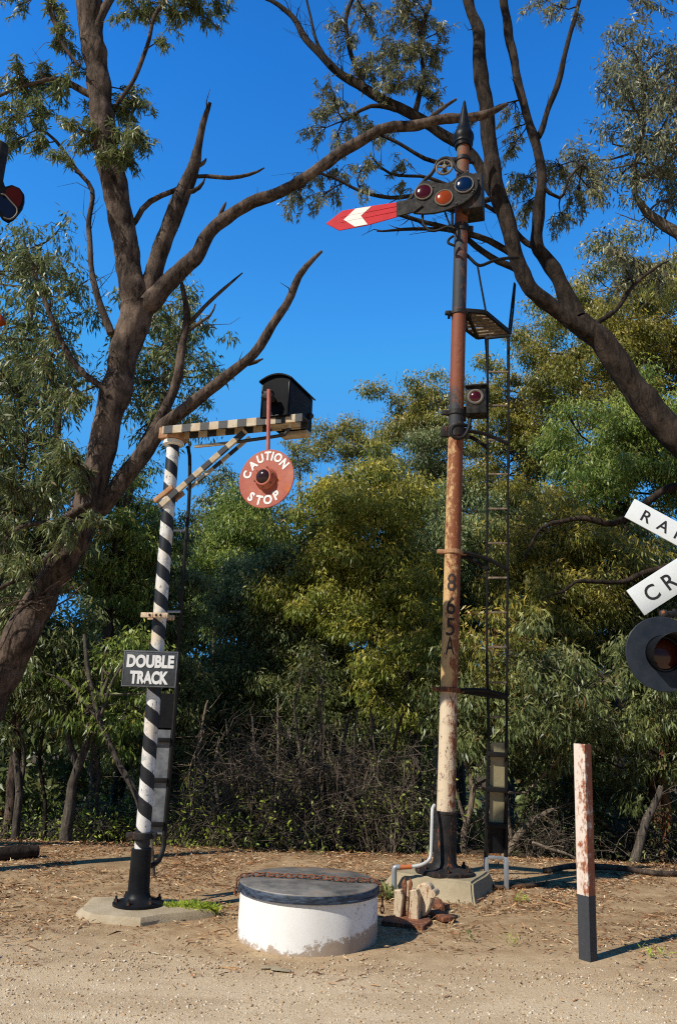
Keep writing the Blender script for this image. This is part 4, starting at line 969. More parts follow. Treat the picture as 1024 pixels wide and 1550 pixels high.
# hood: long open-bottomed visor
vs = []; fs = []; ns_ = 40
for j, (zz_) in enumerate((.011, .10, .24)):
    for i in range(ns_ + 1):
        g = R(-62 + 304 * i / ns_); dep = zz_ if j < 2 else .10 + .17 * max(.0, (math.sin(g) + .75) / 1.75)
        vs.append((rr * 1.03 * math.cos(g), rr * 1.03 * math.sin(g), dep))
for j in range(2):
    for i in range(ns_): fs.append((j * (ns_ + 1) + i, j * (ns_ + 1) + i + 1, (j + 1) * (ns_ + 1) + i + 1, (j + 1) * (ns_ + 1) + i))
mb = MB(); mb.add(vs, fs); ho = part('hood', mb, 'black_paint', lt0, frame=lfr)
sm = ho.modifiers.new('s', 'SOLIDIFY'); sm.thickness = .004
mb = MB(); mb.tube([U(1001, 930, YC - .06), U(1030, 930, YC - .04), U(1082, 934, YC + .1)], .025, 12); mb.sphere(U(1004, 930, YC - .06), .035, None, 12); mb.tube([U(1020, 936, YC - .05), U(1020, 922, YC - .05)], .018, 10); part('light_bracket', mb, 'black_iron', crs)

# ------------------------------------------------------------------ small ground things
def tuft(name, base_pts, n, L, W, mat, label, cat, spread=.1):
    b = base_pts[0]; q_, t_ = [], []
    for p in base_pts:
        c_ = np.array(p) + rng.normal(size=(n, 3)) * np.array([spread, spread * .5, .012]); c_[:, 2] = np.maximum(c_[:, 2], p[2] + .005) + rng.random(n) * .06
        d_ = rng.normal(size=(n, 3)) * np.array([1, 1, .5]) + np.array([0, 0, .7]); q, t = leaf_quads(c_, d_, L * (.5 + rng.random(n)), W * (.6 + rng.random(n) * .8), rng.random(n)); q_.append(q); t_.append(t)
    o = leaf_mesh(name, q_, t_, mat, None, b); tag(o, label, cat); return o
tuft('weed', [tuple(G(p, 1385)) for p in (262, 274, 286, 298, 308)], 260, .05, .022, 'leaf_lime', 'low bright green weed beside the striped signal post pad', 'weed', .07)
tuft('grass_tuft', [tuple(G(788, 1367))], 36, .07, .008, 'leaf_lime', 'tiny grass tuft at the right corner of the concrete block', 'grass tuft', .04)
tuft('grass_tuft', [tuple(G(590, 1362)), tuple(G(575, 1358))], 120, .09, .02, 'leaf_gum', 'dark little plant between the well and the concrete block', 'weed', .05)
tuft('grass_tuft', [tuple(G(773, 1432))], 24, .06, .007, 'leaf_lime', 'thin grass tuft on bare earth left of the steel post', 'grass tuft', .04)
tuft('grass_tuft', [tuple(G(992, 1451))], 44, .05, .008, 'leaf_lime', 'sparse grass tuft near the shadow of the steel post', 'grass tuft', .06)
tuft('grass_tuft', [tuple(G(706, 1426))], 24, .035, .014, 'leaf_gum', 'tiny dark seedlings on bare earth right of the well shadow', 'weed', .04)
a = G(233, 1328); mb = MB(); mb.tube([a, U(231, 1290, a.y), U(228, 1262, a.y)], [.02, .016, .012], 7); tag(part('wooden_stake', mb, 'bark_grey', None, a), 'thin wooden stake standing behind the striped post foot', 'stake')

# ------------------------------------------------------------------ trees
def trace(mb, pts, Y, seed=0, segs=10, wig=.05, dY=0.0):
    """pts: (px, py, width_px[, dY]); adds one branch to mb and returns its path."""
    P = []; Rr = []
    for i, p in enumerate(pts):
        yy = Y + dY * i / max(1, len(pts) - 1) + (p[3] if len(p) > 3 else 0)
        q = U(p[0], p[1], yy); P.append(q); Rr.append(p[2] * .5 / ppm(q))
    big = segs >= 14
    sp, sr = smooth_path(P, Rr, .05 if big else .13, wig, seed); o_ = len(mb.v); sg = segs * 2 if big else segs; mb.tube(sp, sr, sg)
    if big:
        for i in range(len(sp)):
            for j in range(sg):
                k = o_ + i * sg + j; v = V(mb.v[k]); d = v - sp[i]; st_ = V((v.x, v.y, v.z * .3))
                f = .10 * (mnoise.noise(st_ * 7) + .6 * mnoise.noise(st_ * 17) + .5 * mnoise.noise(v * 3)); mb.v[k] = tuple(sp[i] + d * (1 + f))
    return sp
def stubs(mb, path, n, rad, L, segs=5, start=.2):
    for _ in range(n):
        i = random.randrange(int(len(path) * start), len(path) - 1); p = path[i]; t = (path[i + 1] - path[i]).normalized()
        d = (t + V((random.gauss(0, .7), random.gauss(0, .7), random.gauss(.2, .6)))).normalized(); l = L * random.uniform(.4, 1.3)
        mb.tube([p, p + d * l * .5, p + (d + V((random.gauss(0, .25), 0, random.gauss(0, .25)))) * l], [rad, rad * .6, rad * .25], segs)
def spray(mb, Q, Tt, anchor, center, rad, twigs, per, L=.13, W=.026, droop=.9, tw=.007, sc=(1, 1, .8)):
    """twigs fanning from an anchor into a leafy volume, leaves hanging along them."""
    anchor = V(anchor); center = V(center)
    hub = anchor.lerp(center, .55) + V((0, 0, .05)); hub += V(rng.normal(size=3) * .05)
    if (center - anchor).length > .15: mb.tube([anchor, anchor.lerp(hub, .5) + V(rng.normal(size=3) * .04), hub], [tw * 1.9, tw * 1.6, tw * 1.3], 5)
    else: hub = anchor
    for _ in range(int(twigs * 1.3)):
        d = V(rng.normal(size=3)).normalized() * rad * (.35 + .75 * random.random()); e = center + V((d.x * sc[0], d.y * sc[1], d.z * sc[2]))
        m1 = hub.lerp(e, .4) + V(rng.normal(size=3) * rad * .12) + V((0, 0, rad * .15)); m2 = hub.lerp(e, .75) + V(rng.normal(size=3) * rad * .1)
        e2 = e + V((0, 0, -rad * .22))
        mb.tube([hub, m1, m2, e2], [tw, tw * .75, tw * .5, tw * .25], 4, caps=False)
        n = max(3, int(2.1 * per * random.uniform(.6, 1.4))); tt = .35 + .65 * rng.random(n)
        pts = np.array([m1, m2, e2]); tq = (tt - .35) / .65 * 2; i0 = np.minimum(tq.astype(int), 1); fr_ = (tq - i0)[:, None]
        c = pts[i0] * (1 - fr_) + pts[i0 + 1] * fr_ + rng.normal(size=(n, 3)) * rad * .07
        ax = rng.normal(size=(n, 3)) * .55 + np.array([0, 0, -droop]); ax += np.array(e - hub)[None] * .5
        q, t = leaf_quads(c, ax, L * (.6 + .7 * rng.random(n)), W * (.7 + .6 * rng.random(n)), rng.random(n) * .6); Q.append(q); Tt.append(t)
def gaps(P, c):  # nearest path point
    return min(P, key=lambda p: (p - c).length)

# ---- the big leaning gum at left
YT = 9.6
tg = gp(U(-150, 1300, YT).x, YT)
gum = thing('gum_tree', tg, 'big leaning gum tree at left, thick forked trunk with bare dead limbs', 'tree')
mb = MB()
trunk = trace(mb, [(-150, 1340, 88), (-92, 1210, 72), (-44, 1115, 62), (0, 1022, 56), (46, 934, 48), (92, 858, 44), (124, 790, 42), (147, 715, 41), (164, 640, 41), (180, 570, 43), (195, 510, 47), (206, 462, 50)], YT, 1, 20, .05)
up = trace(mb, [(206, 472, 44), (198, 425, 38), (187, 350, 37), (173, 280, 38), (160, 205, 35), (149, 135, 34), (140, 65, 36), (133, 0, 38), (126, -70, 36), (118, -170, 30), (130, -280, 20), (120, -400, 8)], YT, 2, 18, .04, -.6)
st1 = trace(mb, [(212, 468, 34), (231, 412, 27), (255, 350, 26), (278, 288, 25), (293, 245, 18), (299, 222, 12), (309, 186, 10), (318, 155, 5)], YT + .05, 3, 14, .05, -.3)
l3 = trace(mb, [(216, 470, 36), (255, 430, 27), (297, 384, 23), (325, 342, 20), (370, 313, 18), (430, 288, 17), (490, 250, 17), (540, 215, 16), (590, 193, 15.5), (640, 187, 15), (700, 178, 14), (740, 171, 12), (768, 157, 5)], YT, 4, 14, .05, -.5)
trace(mb, [(640, 187, 8), (664, 168, 7), (690, 150, 4)], YT - .4, 5, 8)
l5 = trace(mb, [(140, 775, 30), (172, 745, 28), (212, 692, 26), (250, 642, 22), (300, 600, 18), (342, 572, 17), (372, 549, 14), (402, 508, 14), (432, 463, 12), (456, 419, 11), (487, 380, 4)], YT + .1, 6, 12, .05, -.5)
l6 = trace(mb, [(212, 690, 22), (246, 620, 17), (268, 570, 15), (275, 520, 12), (285, 480, 11), (281, 450, 8), (275, 428, 5)], YT + .15, 7, 10)
trace(mb, [(284, 492, 7), (310, 465, 6), (340, 436, 5), (367, 413, 2)], YT + .15, 8, 7); trace(mb, [(285, 500, 6), (318, 478, 4), (326, 460, 2)], YT + .15, 8, 7)
trace(mb, [(197, 345, 9), (215, 318, 8), (245, 297, 8), (280, 280, 7), (300, 268, 6), (345, 270, 6), (375, 262, 5), (400, 254, 2)], YT - .05, 9, 8)
b9 = trace(mb, [(168, 505, 12), (148, 455, 10), (138, 400, 8), (133, 340, 8), (140, 290, 7), (112, 255, 6), (85, 215, 5), (50, 190, 3)], YT - .1, 10, 8)
b10 = trace(mb, [(165, 600, 10), (120, 560, 9), (85, 500, 8), (60, 430, 7), (40, 380, 5)], YT - .2, 11, 8)
b11 = trace(mb, [(125, 790, 16), (70, 850, 9), (20, 880, 7), (-20, 900, 5)], YT - .3, 12, 8)
b12 = trace(mb, [(140, 760, 14), (85, 790, 9), (30, 800, 7), (-10, 840, 5)], YT - .2, 12, 8)
b13 = trace(mb, [(140, 60, 16), (180, -20, 11), (240, -40, 9), (300, -60, 7)], YT - .4, 13, 8)
b14 = trace(mb, [(300, -60, 7), (240, 10, 6), (222, 70, 6), (205, 118, 6), (176, 160, 7)], YT - .4, 13, 6)
b15 = trace(mb, [(126, -60, 16), (80, -10, 10), (95, 60, 7), (120, 100, 5)], YT - .5, 14, 6)
b16 = trace(mb, [(149, 150, 12), (90, 120, 8), (40, 130, 6), (-10, 150, 4)], YT - .3, 14, 6)
for pth, n_ in ((up, 12), (b9, 14), (b10, 14), (b16, 12), (b13, 12), (b15, 8), (b11, 10), (b12, 10)): stubs(mb, pth, n_, .007, .5, 4, .15)
for pth, rad in ((l3, .012), (l5, .011), (st1, .013), (l6, .01)): stubs(mb, pth, 7, rad, .22)
for (a0, b0, c0_) in (((325, 345), (335, 318), (342, 306)), ((283, 290), (300, 282), (310, 270)), ((296, 250), (306, 246), (312, 240)), ((376, 550), (390, 548), (398, 543))):
    trace(mb, [(a0[0], a0[1], 9), (b0[0], b0[1], 6), (c0_[0], c0_[1], 2)], YT - .1, 3, 7)
# loose vine stems round the trunk
for s_ in range(5):
    x0 = 10 + random.uniform(-20, 40); y0 = random.uniform(855, 900); trace(mb, [(x0 + 90, y0, 2.5), (x0 + 45, y0 + random.uniform(10, 60), 3), (x0 - 10, y0 + random.uniform(20, 80), 2.5), (x0 - 70, y0 + random.uniform(60, 150), 1.5)], YT - .42, 20 + s_, 5, .35)
Q, Tt = [], []
def sp_px(lst, anchors, L=.115, W=.021, mbt=None):
    for (px, py, r, tw, per) in lst:
        c_ = U(px, py, YT - .3 + random.uniform(-.5, .5)); a_ = gaps(anchors, c_); spray(mb, Q, Tt, a_, c_, r / ppm(c_), tw, per, L, W)
sp_px([(150, 165, 30, 10, 20), (200, 160, 34, 14, 26), (212, 205, 34, 14, 26), (180, 225, 32, 12, 26), (150, 200, 30, 12, 22), (205, 245, 24, 8, 22), (120, 215, 26, 8, 16), (100, 180, 20, 6, 14), (215, 145, 22, 8, 14)], up)
sp_px([(70, 120, 34, 12, 20), (30, 130, 34, 12, 22), (20, 180, 36, 12, 22), (60, 170, 34, 12, 20), (90, 140, 26, 9, 18), (5, 220, 30, 10, 20), (60, 215, 28, 8, 18), (20, 100, 20, 6, 12), (85, 235, 22, 7, 14)], b16 + b9)
sp_px([(190, 10, 28, 9, 20), (230, 15, 34, 10, 24), (265, 25, 30, 8, 22), (300, 10, 34, 10, 26), (335, 8, 26, 8, 20), (255, 60, 20, 6, 14), (320, 25, 22, 6, 16), (285, -20, 40, 12, 26)], b13 + b14)
sp_px([(95, 40, 22, 7, 16), (100, 75, 24, 8, 16), (85, 15, 24, 7, 18), (20, 5, 24, 7, 14), (120, 110, 20, 5, 12)], b15)
sp_px([(60, 440, 40, 9, 18), (30, 400, 40, 9, 18), (90, 520, 40, 9, 18), (110, 600, 40, 10, 20), (60, 560, 40, 9, 18)], b10)
sp_px([(30, 850, 40, 12, 20), (90, 800, 40, 12, 20), (0, 800, 50, 12, 22), (120, 720, 34, 9, 18), (60, 740, 40, 10, 20), (150, 790, 26, 8, 16), (10, 720, 40, 10, 20), (95, 680, 36, 9, 18)], b11 + b12)
# crown above the frame
for _ in range(14):
    c_ = V((U(130, -250, YT).x + rng.normal() * 2.4, YT - .6 + rng.normal() * 1.7, 13.6 + rng.normal() * 1.2))
    if proj(c_)[1] > -90: continue
    spray(mb, Q, Tt, gaps(up[-30:], c_), c_, .6, 12, 22, .15, .034)
part('trunk', mb, 'bark_gum', gum, angle=70)
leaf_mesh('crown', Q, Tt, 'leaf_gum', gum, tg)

# ---- the right gum leaning in from outside the frame
YR = 10.2
tr_b = gp(U(1290, 1200, YR).x, YR)
gum2 = thing('gum_tree', tr_b, 'dark gum tree leaning in from the right edge, forking behind the tall signal', 'tree')
mb = MB()
rt_ = trace(mb, [(1300, 1260, 95), (1240, 990, 72), (1160, 800, 60), (1080, 715, 52), (1024, 660, 46), (982, 612, 42), (942, 562, 38), (905, 515, 35), (872, 482, 32)], YR, 31, 16)
ra_ = trace(mb, [(898, 511, 20), (870, 492, 23), (842, 468, 22), (803, 437, 23), (782, 392, 22), (766, 332, 24), (748, 272, 25), (737, 190, 22), (730, 120, 22), (721, 50, 18), (708, 0, 16), (695, -70, 12)], YR - .05, 32, 14, .05, -.6)
rb_ = trace(mb, [(872, 484, 32), (850, 432, 24), (826, 392, 22), (812, 366, 20), (816, 320, 17), (819, 270, 15), (806, 215, 13), (795, 150, 13), (780, 100, 12), (768, 40, 13), (758, -20, 12), (750, -90, 10)], YR + .1, 33, 14, .05, -.3)
rc_ = trace(mb, [(814, 208, 9), (830, 165, 8), (846, 120, 9), (856, 70, 7), (878, 0, 6), (895, -60, 5)], YR, 34, 8)
rd_ = trace(mb, [(746, 290, 20), (722, 250, 16), (695, 220, 15), (652, 192, 16), (603, 166, 15), (552, 135, 14), (502, 100, 12), (462, 60, 10), (442, 22, 8), (402, -2, 5)], YR, 35, 12, .05, .3)
re_ = trace(mb, [(786, 394, 12), (762, 378, 10), (735, 362, 9), (700, 350, 9), (660, 338, 7), (620, 330, 6), (570, 320, 5), (540, 326, 3)], YR - .1, 36, 8)
rf_ = trace(mb, [(806, 436, 13), (790, 414, 12), (755, 398, 10), (720, 375, 9), (695, 352, 8), (660, 345, 6), (610, 345, 5), (570, 350, 2)], YR, 37, 8)
rg_ = trace(mb, [(745, 300, 9), (690, 320, 8), (640, 298, 7), (590, 300, 6), (545, 290, 5), (500, 268, 4), (470, 258, 2)], YR + .2, 38, 8)
rh_ = trace(mb, [(805, 372, 10), (760, 330, 7), (715, 300, 6), (650, 270, 5), (590, 262, 4), (560, 235, 3)], YR + .3, 39, 7)
ri_ = trace(mb, [(600, 166, 9), (560, 160, 6), (520, 183, 4)], YR + .1, 40, 6)
rj_ = trace(mb, [(552, 135, 9), (530, 80, 7), (525, 30, 6), (545, -20, 5)], YR + .1, 40, 6)
rk_ = trace(mb, [(500, 100, 7), (478, 60, 5), (470, 20, 4), (460, -20, 3)], YR + .1, 41, 6)
rl_ = trace(mb, [(625, 175, 9), (640, 120, 7), (635, 60, 6), (650, 0, 5)], YR + .3, 42, 6)
rm_ = trace(mb, [(690, 250, 8), (640, 240, 6), (600, 215, 5), (560, 200, 4)], YR + .3, 43, 6)
rn_ = trace(mb, [(880, 500, 10), (930, 470, 7), (960, 430, 6), (1000, 400, 4)], YR + .2, 43, 6)
ro_ = trace(mb, [(819, 280, 7), (845, 300, 5), (860, 270, 4), (880, 250, 3)], YR - .1, 44, 6)
for pth in (ra_, rb_, rd_, re_, rf_, rg_): stubs(mb, pth, 9, .011, .3)
for pth, n_ in ((rg_, 14), (rh_, 14), (rd_, 16), (rj_, 8), (rk_, 8), (re_, 6), (rc_, 8)): stubs(mb, pth, n_, .006, .55, 4, .1)
Q, Tt = [], []
def sp2_(lst, anchors, L=.105, W=.02, dy=.2):
    for (px, py, r, tw, per) in lst:
        c_ = U(px, py, YR + dy + random.uniform(-.4, .6)); spray(mb, Q, Tt, gaps(anchors, c_), c_, r / ppm(c_), tw, per, L, W)
sp2_([(600, 20, 36, 14, 26), (640, 30, 34, 14, 26), (560, 30, 34, 12, 24), (620, 70, 36, 16, 28), (655, 80, 30, 12, 24), (580, 80, 36, 14, 26), (600, 115, 36, 16, 28), (640, 120, 30, 12, 24), (560, 110, 32, 12, 24), (520, 60, 26, 8, 16), (660, 150, 24, 8, 18), (500, 30, 24, 7, 14), (680, 40, 20, 6, 14), (540, -10, 36, 10, 20), (620, -20, 36, 12, 22)], rl_ + rj_ + rd_)
sp2_([(500, 150, 30, 9, 20), (480, 170, 26, 8, 18), (530, 180, 30, 9, 18), (560, 190, 28, 8, 18), (470, 205, 24, 7, 16), (520, 215, 26, 7, 16), (490, 130, 22, 6, 14), (585, 205, 24, 6, 16)], ri_ + rm_)
sp2_([(450, 290, 24, 8, 20), (440, 315, 22, 7, 18), (480, 275, 26, 7, 18), (520, 260, 26, 7, 16), (560, 250, 26, 7, 16), (600, 250, 24, 6, 14), (470, 310, 20, 6, 14), (550, 290, 22, 5, 14), (610, 280, 18, 4, 12), (505, 300, 20, 5, 12)], rg_ + rh_)
sp2_([(780, 285, 30, 10, 22), (840, 265, 34, 11, 22), (885, 265, 34, 11, 22), (870, 310, 30, 9, 20), (790, 320, 26, 8, 18), (905, 300, 26, 8, 18), (850, 340, 26, 7, 16), (765, 180, 22, 6, 16), (760, 230, 24, 7, 16), (775, 215, 20, 5, 14), (700, 200, 20, 5, 14)], ro_ + rb_)
sp2_([(830, 20, 26, 7, 16), (800, 5, 24, 6, 14), (870, 30, 20, 5, 12), (850, -10, 26, 7, 16), (980, 5, 24, 6, 14), (1010, 10, 24, 6, 16)], rc_)
sp2_([(960, 400, 34, 12, 22), (930, 380, 30, 9, 18), (990, 420, 30, 10, 20), (940, 430, 30, 9, 18)], rn_)
for _ in range(7):
    c_ = V((3.4 + rng.normal() * 2.2, YR + rng.normal() * 1.4, 15 + rng.normal() * 1.0))
    if proj(c_)[1] > -60: continue
    spray(mb, Q, Tt, gaps(rb_ + ra_, c_), c_, .6, 10, 18, .14, .03)
part('trunk', mb, 'bark_dark', gum2, angle=70)
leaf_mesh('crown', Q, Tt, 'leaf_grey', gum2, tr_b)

# ---- trees behind
def bg_tree(label, rect, Y, mat, bark_='bark_grey', K=34, cr=(.5, .85), n=650, L=.105, W=.027, flat=.74, droop=1.05, trunk_px=None, base_px=None, tw=.12, sparse=0.0, name='gum_tree', deep=1.0, cat='tree', umb=0.0, group=None, shape=0, extra=()):
    x0, y0, x1, y1 = rect; cx, cy = (x0 + x1) / 2, (y0 + y1) / 2
    C = U(cx, cy, Y); ww = (x1 - x0) / 2 / ppm(C); z1 = U(cx, y0, Y).z; z0 = U(cx, y1, Y).z; hh = (z1 - z0) / 2; C.z = (z0 + z1) / 2
    cxw = C.x
    bx = U(base_px, 1290, Y).x if base_px is not None else cxw + random.uniform(-.6, .6)
    base = gp(bx, Y)
    t = thing(name, base, label, cat, group)
    mb = MB(); Q, Tt = [], []
    top = V((cxw, Y, z1 - .25 * hh))
    if trunk_px:
        P = [U(p[0], p[1], Y) for p in trunk_px]; P[0] = V((P[0].x, Y, hgt(P[0].x, Y) - .05)); rr_ = [p[2] * .5 / ppm(q) for p, q in zip(trunk_px, P)]
        P.append(V((C.x, Y, max(P[-1].z + .3, C.z))) ); rr_.append(rr_[-1] * .5); P.append(top); rr_.append(.02)
    else:
        P = [base - V((0, 0, .05)), base.lerp(top, .3) + V((random.gauss(0, .15), random.gauss(0, .15), 0)), base.lerp(top, .6) + V((random.gauss(0, .2), random.gauss(0, .2), 0)), top]; rr_ = [tw, tw * .8, tw * .55, .02]
    sp, sr = smooth_path(P, rr_, .3, .08, random.random() * 50); mb.tube(sp, sr, 10)
    for e_ in extra: trace(mb, e_, Y, random.randrange(99), 8, .05)
    pts = []; tries = 0; K = max(8, int(K * .78))
    while len(pts) < K and tries < 4000:
        tries += 1
        d = V(rng.normal(size=3)).normalized(); u = random.random() ** (1 / 2.4)
        if umb and d.z < -.2 * umb: continue
        wz = 1.0
        if shape == 1: wz = 1.0 - .55 * max(0, d.z * u)       # conical
        p = C + V((d.x * ww * u * wz, d.y * ww * u * deep, d.z * hh * u))
        if all((p - q).length > .45 for q in pts): pts.append(p)
    low = sp[int(len(sp) * .35):]
    for p in pts:
        r = random.uniform(*cr) * min(1.0, .55 + ww / 3)
        a = min(low, key=lambda q: (q - p).length + max(0, q.z - p.z) * 2)
        if (a - p).length > .2:
            m1 = a.lerp(p, .5) + V((random.gauss(0, .12), random.gauss(0, .12), random.gauss(-.05, .1))); rad = min(.05, .012 + .012 * (a - p).length)
            s2, r2 = smooth_path([a, m1, p, p + (p - m1).normalized() * r * .4], [rad, rad * .7, rad * .4, .004], .3, .04, p.x); mb.tube(s2, r2, 5)
            for _ in range(3):
                e = p + V(rng.normal(size=3)) * r * .6; mm = p.lerp(e, .5) + V(rng.normal(size=3)) * .05
                mb.tube([m1.lerp(p, random.uniform(.2, .9)), mm, e], [rad * .4, rad * .3, .003], 4, caps=False)
        nn = int(2.75 * n * (.098 * .03) / max(.098 * .03, L * W) * (r / .7) ** 2 * (1 - sparse) * random.uniform(.7, 1.25))
        # sub-clumps give a broken outline
        k_ = 4
        for j in range(k_):
            cj = p + V(rng.normal(size=3)) * r * .42; cj.z += r * .08
            pp, ax, tip = clump(tuple(cj), r * random.uniform(.5, .75), nn // k_, L, flat, droop)
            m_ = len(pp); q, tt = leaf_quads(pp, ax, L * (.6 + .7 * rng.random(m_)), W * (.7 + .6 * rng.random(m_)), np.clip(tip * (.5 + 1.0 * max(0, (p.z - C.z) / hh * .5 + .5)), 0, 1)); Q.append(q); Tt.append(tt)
    part('trunk', mb, bark_, t, angle=70)
    leaf_mesh('crown', Q, Tt, mat, t, base)
    return t

bg_tree('rounded bushy gum tree with yellow-green top right of the caution disc', (415, 700, 655, 1010), 15, 'leaf_yellow', 'bark_dark', 58, (.5, .8), 720, base_px=532, tw=.14, shape=1)
bg_tree('flat-topped distant gum tree against the sky right of the black box', (472, 645, 578, 712), 27, 'leaf_olive', 'bark_pale', 18, (.55, .8), 420, L=.125, W=.036, flat=.62, umb=1, base_px=510, tw=.13)
bg_tree('small flat-topped distant gum tree just right of the caution disc', (424, 668, 474, 735), 28, 'leaf_olive', 'bark_grey', 10, (.5, .7), 380, L=.125, W=.036, flat=.62, umb=1, base_px=445, tw=.12)
bg_tree('tall open-crowned gum tree with slim pale stem left of the rusty mast', (575, 575, 696, 745), 23, 'leaf_olive', 'bark_pale', 26, (.55, .85), 520, L=.125, W=.036, flat=.62, umb=.6, base_px=655, tw=.14, trunk_px=[(660, 1290, 14), (662, 1000, 11), (655, 860, 9), (652, 740, 8)])
bg_tree('tall olive gum tree seen through the signal ladder below the platform', (690, 545, 850, 760), 20, 'leaf_olive', 'bark_grey', 44, (.5, .85), 620, L=.112, W=.033, flat=.68, base_px=770)
bg_tree('highest yellow-olive gum crown under the leaning dark trunk at right', (800, 405, 1075, 640), 18, 'leaf_olive', 'bark_grey', 64, (.55, .9), 640, L=.108, W=.032, flat=.68, base_px=940, tw=.16)
bg_tree('dense green gum tree filling the right side above the crossing sign', (830, 590, 1080, 830), 16.5, 'leaf_green', 'bark_dark', 56, (.5, .85), 640, base_px=960)
bg_tree('grey-green gum tree close behind the rusty mast and its number', (610, 740, 790, 1010), 17, 'leaf_blue', 'bark_grey', 50, (.5, .85), 600, L=.108, W=.032, base_px=700)
bg_tree('dull green gum tree between the ladder and the crossing sign', (745, 760, 955, 1010), 14.5, 'leaf_olive', 'bark_dark', 50, (.45, .75), 640, base_px=870)
bg_tree('drooping bright green gum tree below the round crossing light', (880, 960, 1090, 1200), 12.0, 'leaf_gum', 'bark_dark', 34, (.36, .6), 560, L=.115, W=.025, droop=1.1, trunk_px=[(955, 1300, 26), (978, 1240, 22), (990, 1150, 18)])
bg_tree('drooping gum tree with pale slender stem between mast and steel post', (690, 990, 890, 1170), 11.8, 'leaf_gum', 'bark_pale', 34, (.36, .62), 620, L=.11, W=.025, droop=1.1, trunk_px=[(706, 1316, 11), (704, 1260, 10), (710, 1190, 9), (702, 1120, 7)], extra=[[(705, 1255, 6), (690, 1200, 5), (672, 1150, 3)]])
bg_tree('low yellowish gum tree behind the dead scrub left of the mast foot', (555, 900, 705, 1110), 14, 'leaf_yellow', 'bark_grey', 32, (.42, .7), 560, base_px=610)
bg_tree('blue-green gum tree below the caution disc', (325, 830, 480, 1040), 16, 'leaf_blue', 'bark_dark', 42, (.45, .75), 640, base_px=400)
bg_tree('round dark gum tree showing under the striped arm and disc', (270, 760, 450, 960), 19, 'leaf_green', 'bark_grey', 44, (.5, .85), 620, L=.108, W=.032, base_px=360)
bg_tree('pointed wispy gum top rising behind the slanting striped braces', (288, 705, 372, 860), 22, 'leaf_gum', 'bark_grey', 24, (.45, .7), 420, L=.125, W=.036, base_px=330, shape=1)
bg_tree('yellow-green gum top far behind the caution disc', (345, 735, 440, 860), 25, 'leaf_yellow', 'bark_grey', 22, (.5, .8), 460, L=.125, W=.036, base_px=392)
bg_tree('green gum tree behind the left side of the striped pole', (160, 765, 305, 1010), 14.5, 'leaf_blue', 'bark_dark', 42, (.42, .72), 600, base_px=230)
bg_tree('shady gum tree below the big leaning trunk at the left edge', (-50, 900, 120, 1110), 11.9, 'leaf_gum', 'bark_grey', 36, (.42, .7), 560, trunk_px=[(18, 1312, 13), (30, 1200, 11), (20, 1120, 8)], extra=[[(26, 1215, 7), (35, 1150, 6), (30, 1060, 4)]])
bg_tree('forked gum tree with lit yellow leaves left of the striped pole foot', (55, 960, 250, 1150), 11.6, 'leaf_green', 'bark_grey', 24, (.32, .5), 380, L=.11, W=.03, trunk_px=[(100, 1310, 20), (102, 1255, 18), (108, 1210, 16), (117, 1160, 14), (138, 1095, 9)], extra=[[(117, 1162, 11), (100, 1095, 9), (92, 1040, 7), (84, 985, 4)], [(138, 1095, 8), (160, 1040, 6), (175, 990, 3)]])
bg_tree('open gum tree with sky showing through it behind the big leaning trunk', (-70, 330, 160, 660), 13, 'leaf_gum', 'bark_gum', 58, (.36, .6), 330, L=.15, W=.033, droop=1.1, trunk_px=[(10, 1300, 18), (45, 900, 16), (85, 700, 13), (80, 560, 9)])
bg_tree('leafy gum tree crown in the angle between dead limb and forked trunk', (165, 430, 335, 680), 13.4, 'leaf_gum', 'bark_grey', 46, (.34, .56), 400, L=.15, W=.033, droop=1.0, trunk_px=[(130, 1300, 16), (170, 900, 13), (200, 720, 11), (240, 620, 8)])
bg_tree('bushy gum tree filling the left edge beside the leaning trunk', (-90, 600, 150, 920), 12.2, 'leaf_gum', 'bark_grey', 52, (.36, .6), 420, L=.15, W=.034, droop=1.0, base_px=-60)
bg_tree('grey-green gum crown high at the right edge against blue sky', (872, 70, 1075, 330), 11.4, 'leaf_grey', 'bark_grey', 52, (.3, .5), 430, L=.12, W=.028, droop=.9, trunk_px=[(1150, 1290, 40), (1110, 700, 32), (1050, 400, 24), (1005, 340, 16), (960, 295, 9)])
bg_tree('dark gum tree behind the mast between marker lamp and number', (575, 655, 705, 860), 21, 'leaf_gum', 'bark_grey', 34, (.5, .85), 560, L=.112, W=.0332, base_px=630)
bg_tree('shadowed gum tree at the right edge behind the round crossing light', (905, 830, 1090, 1060), 14.5, 'leaf_dark', 'bark_orange', 40, (.45, .7), 600, base_px=1000)
bg_tree('low dark gum tree behind the bare steel post', (800, 1130, 960, 1290), 12.6, 'leaf_dark', 'bark_orange', 22, (.3, .5), 500, L=.11, W=.025, droop=1.0, base_px=930, tw=.1)
bg_tree('orange-barked gum tree at the right edge near the ground', (950, 1060, 1080, 1190), 11.9, 'leaf_gum', 'bark_orange', 20, (.35, .55), 420, trunk_px=[(1004, 1310, 18), (1008, 1230, 16), (1000, 1150, 12)])
bg_tree('orange-barked gum tree standing behind the foot of the signal ladder', (700, 900, 800, 1080), 11.7, 'leaf_olive', 'bark_orange', 26, (.4, .6), 480, trunk_px=[(752, 1330, 20), (748, 1240, 17), (752, 1120, 13)])
bg_tree('slim orange-barked gum tree right behind the mast base', (640, 1000, 730, 1110), 11.9, 'leaf_dark', 'bark_orange', 16, (.35, .55), 460, trunk_px=[(684, 1320, 13), (683, 1240, 12), (686, 1130, 9)])
bg_tree('dense green gum tree between the big leaning trunk and the striped pole top', (95, 690, 250, 960), 13.6, 'leaf_green', 'bark_dark', 46, (.38, .62), 520, base_px=165)
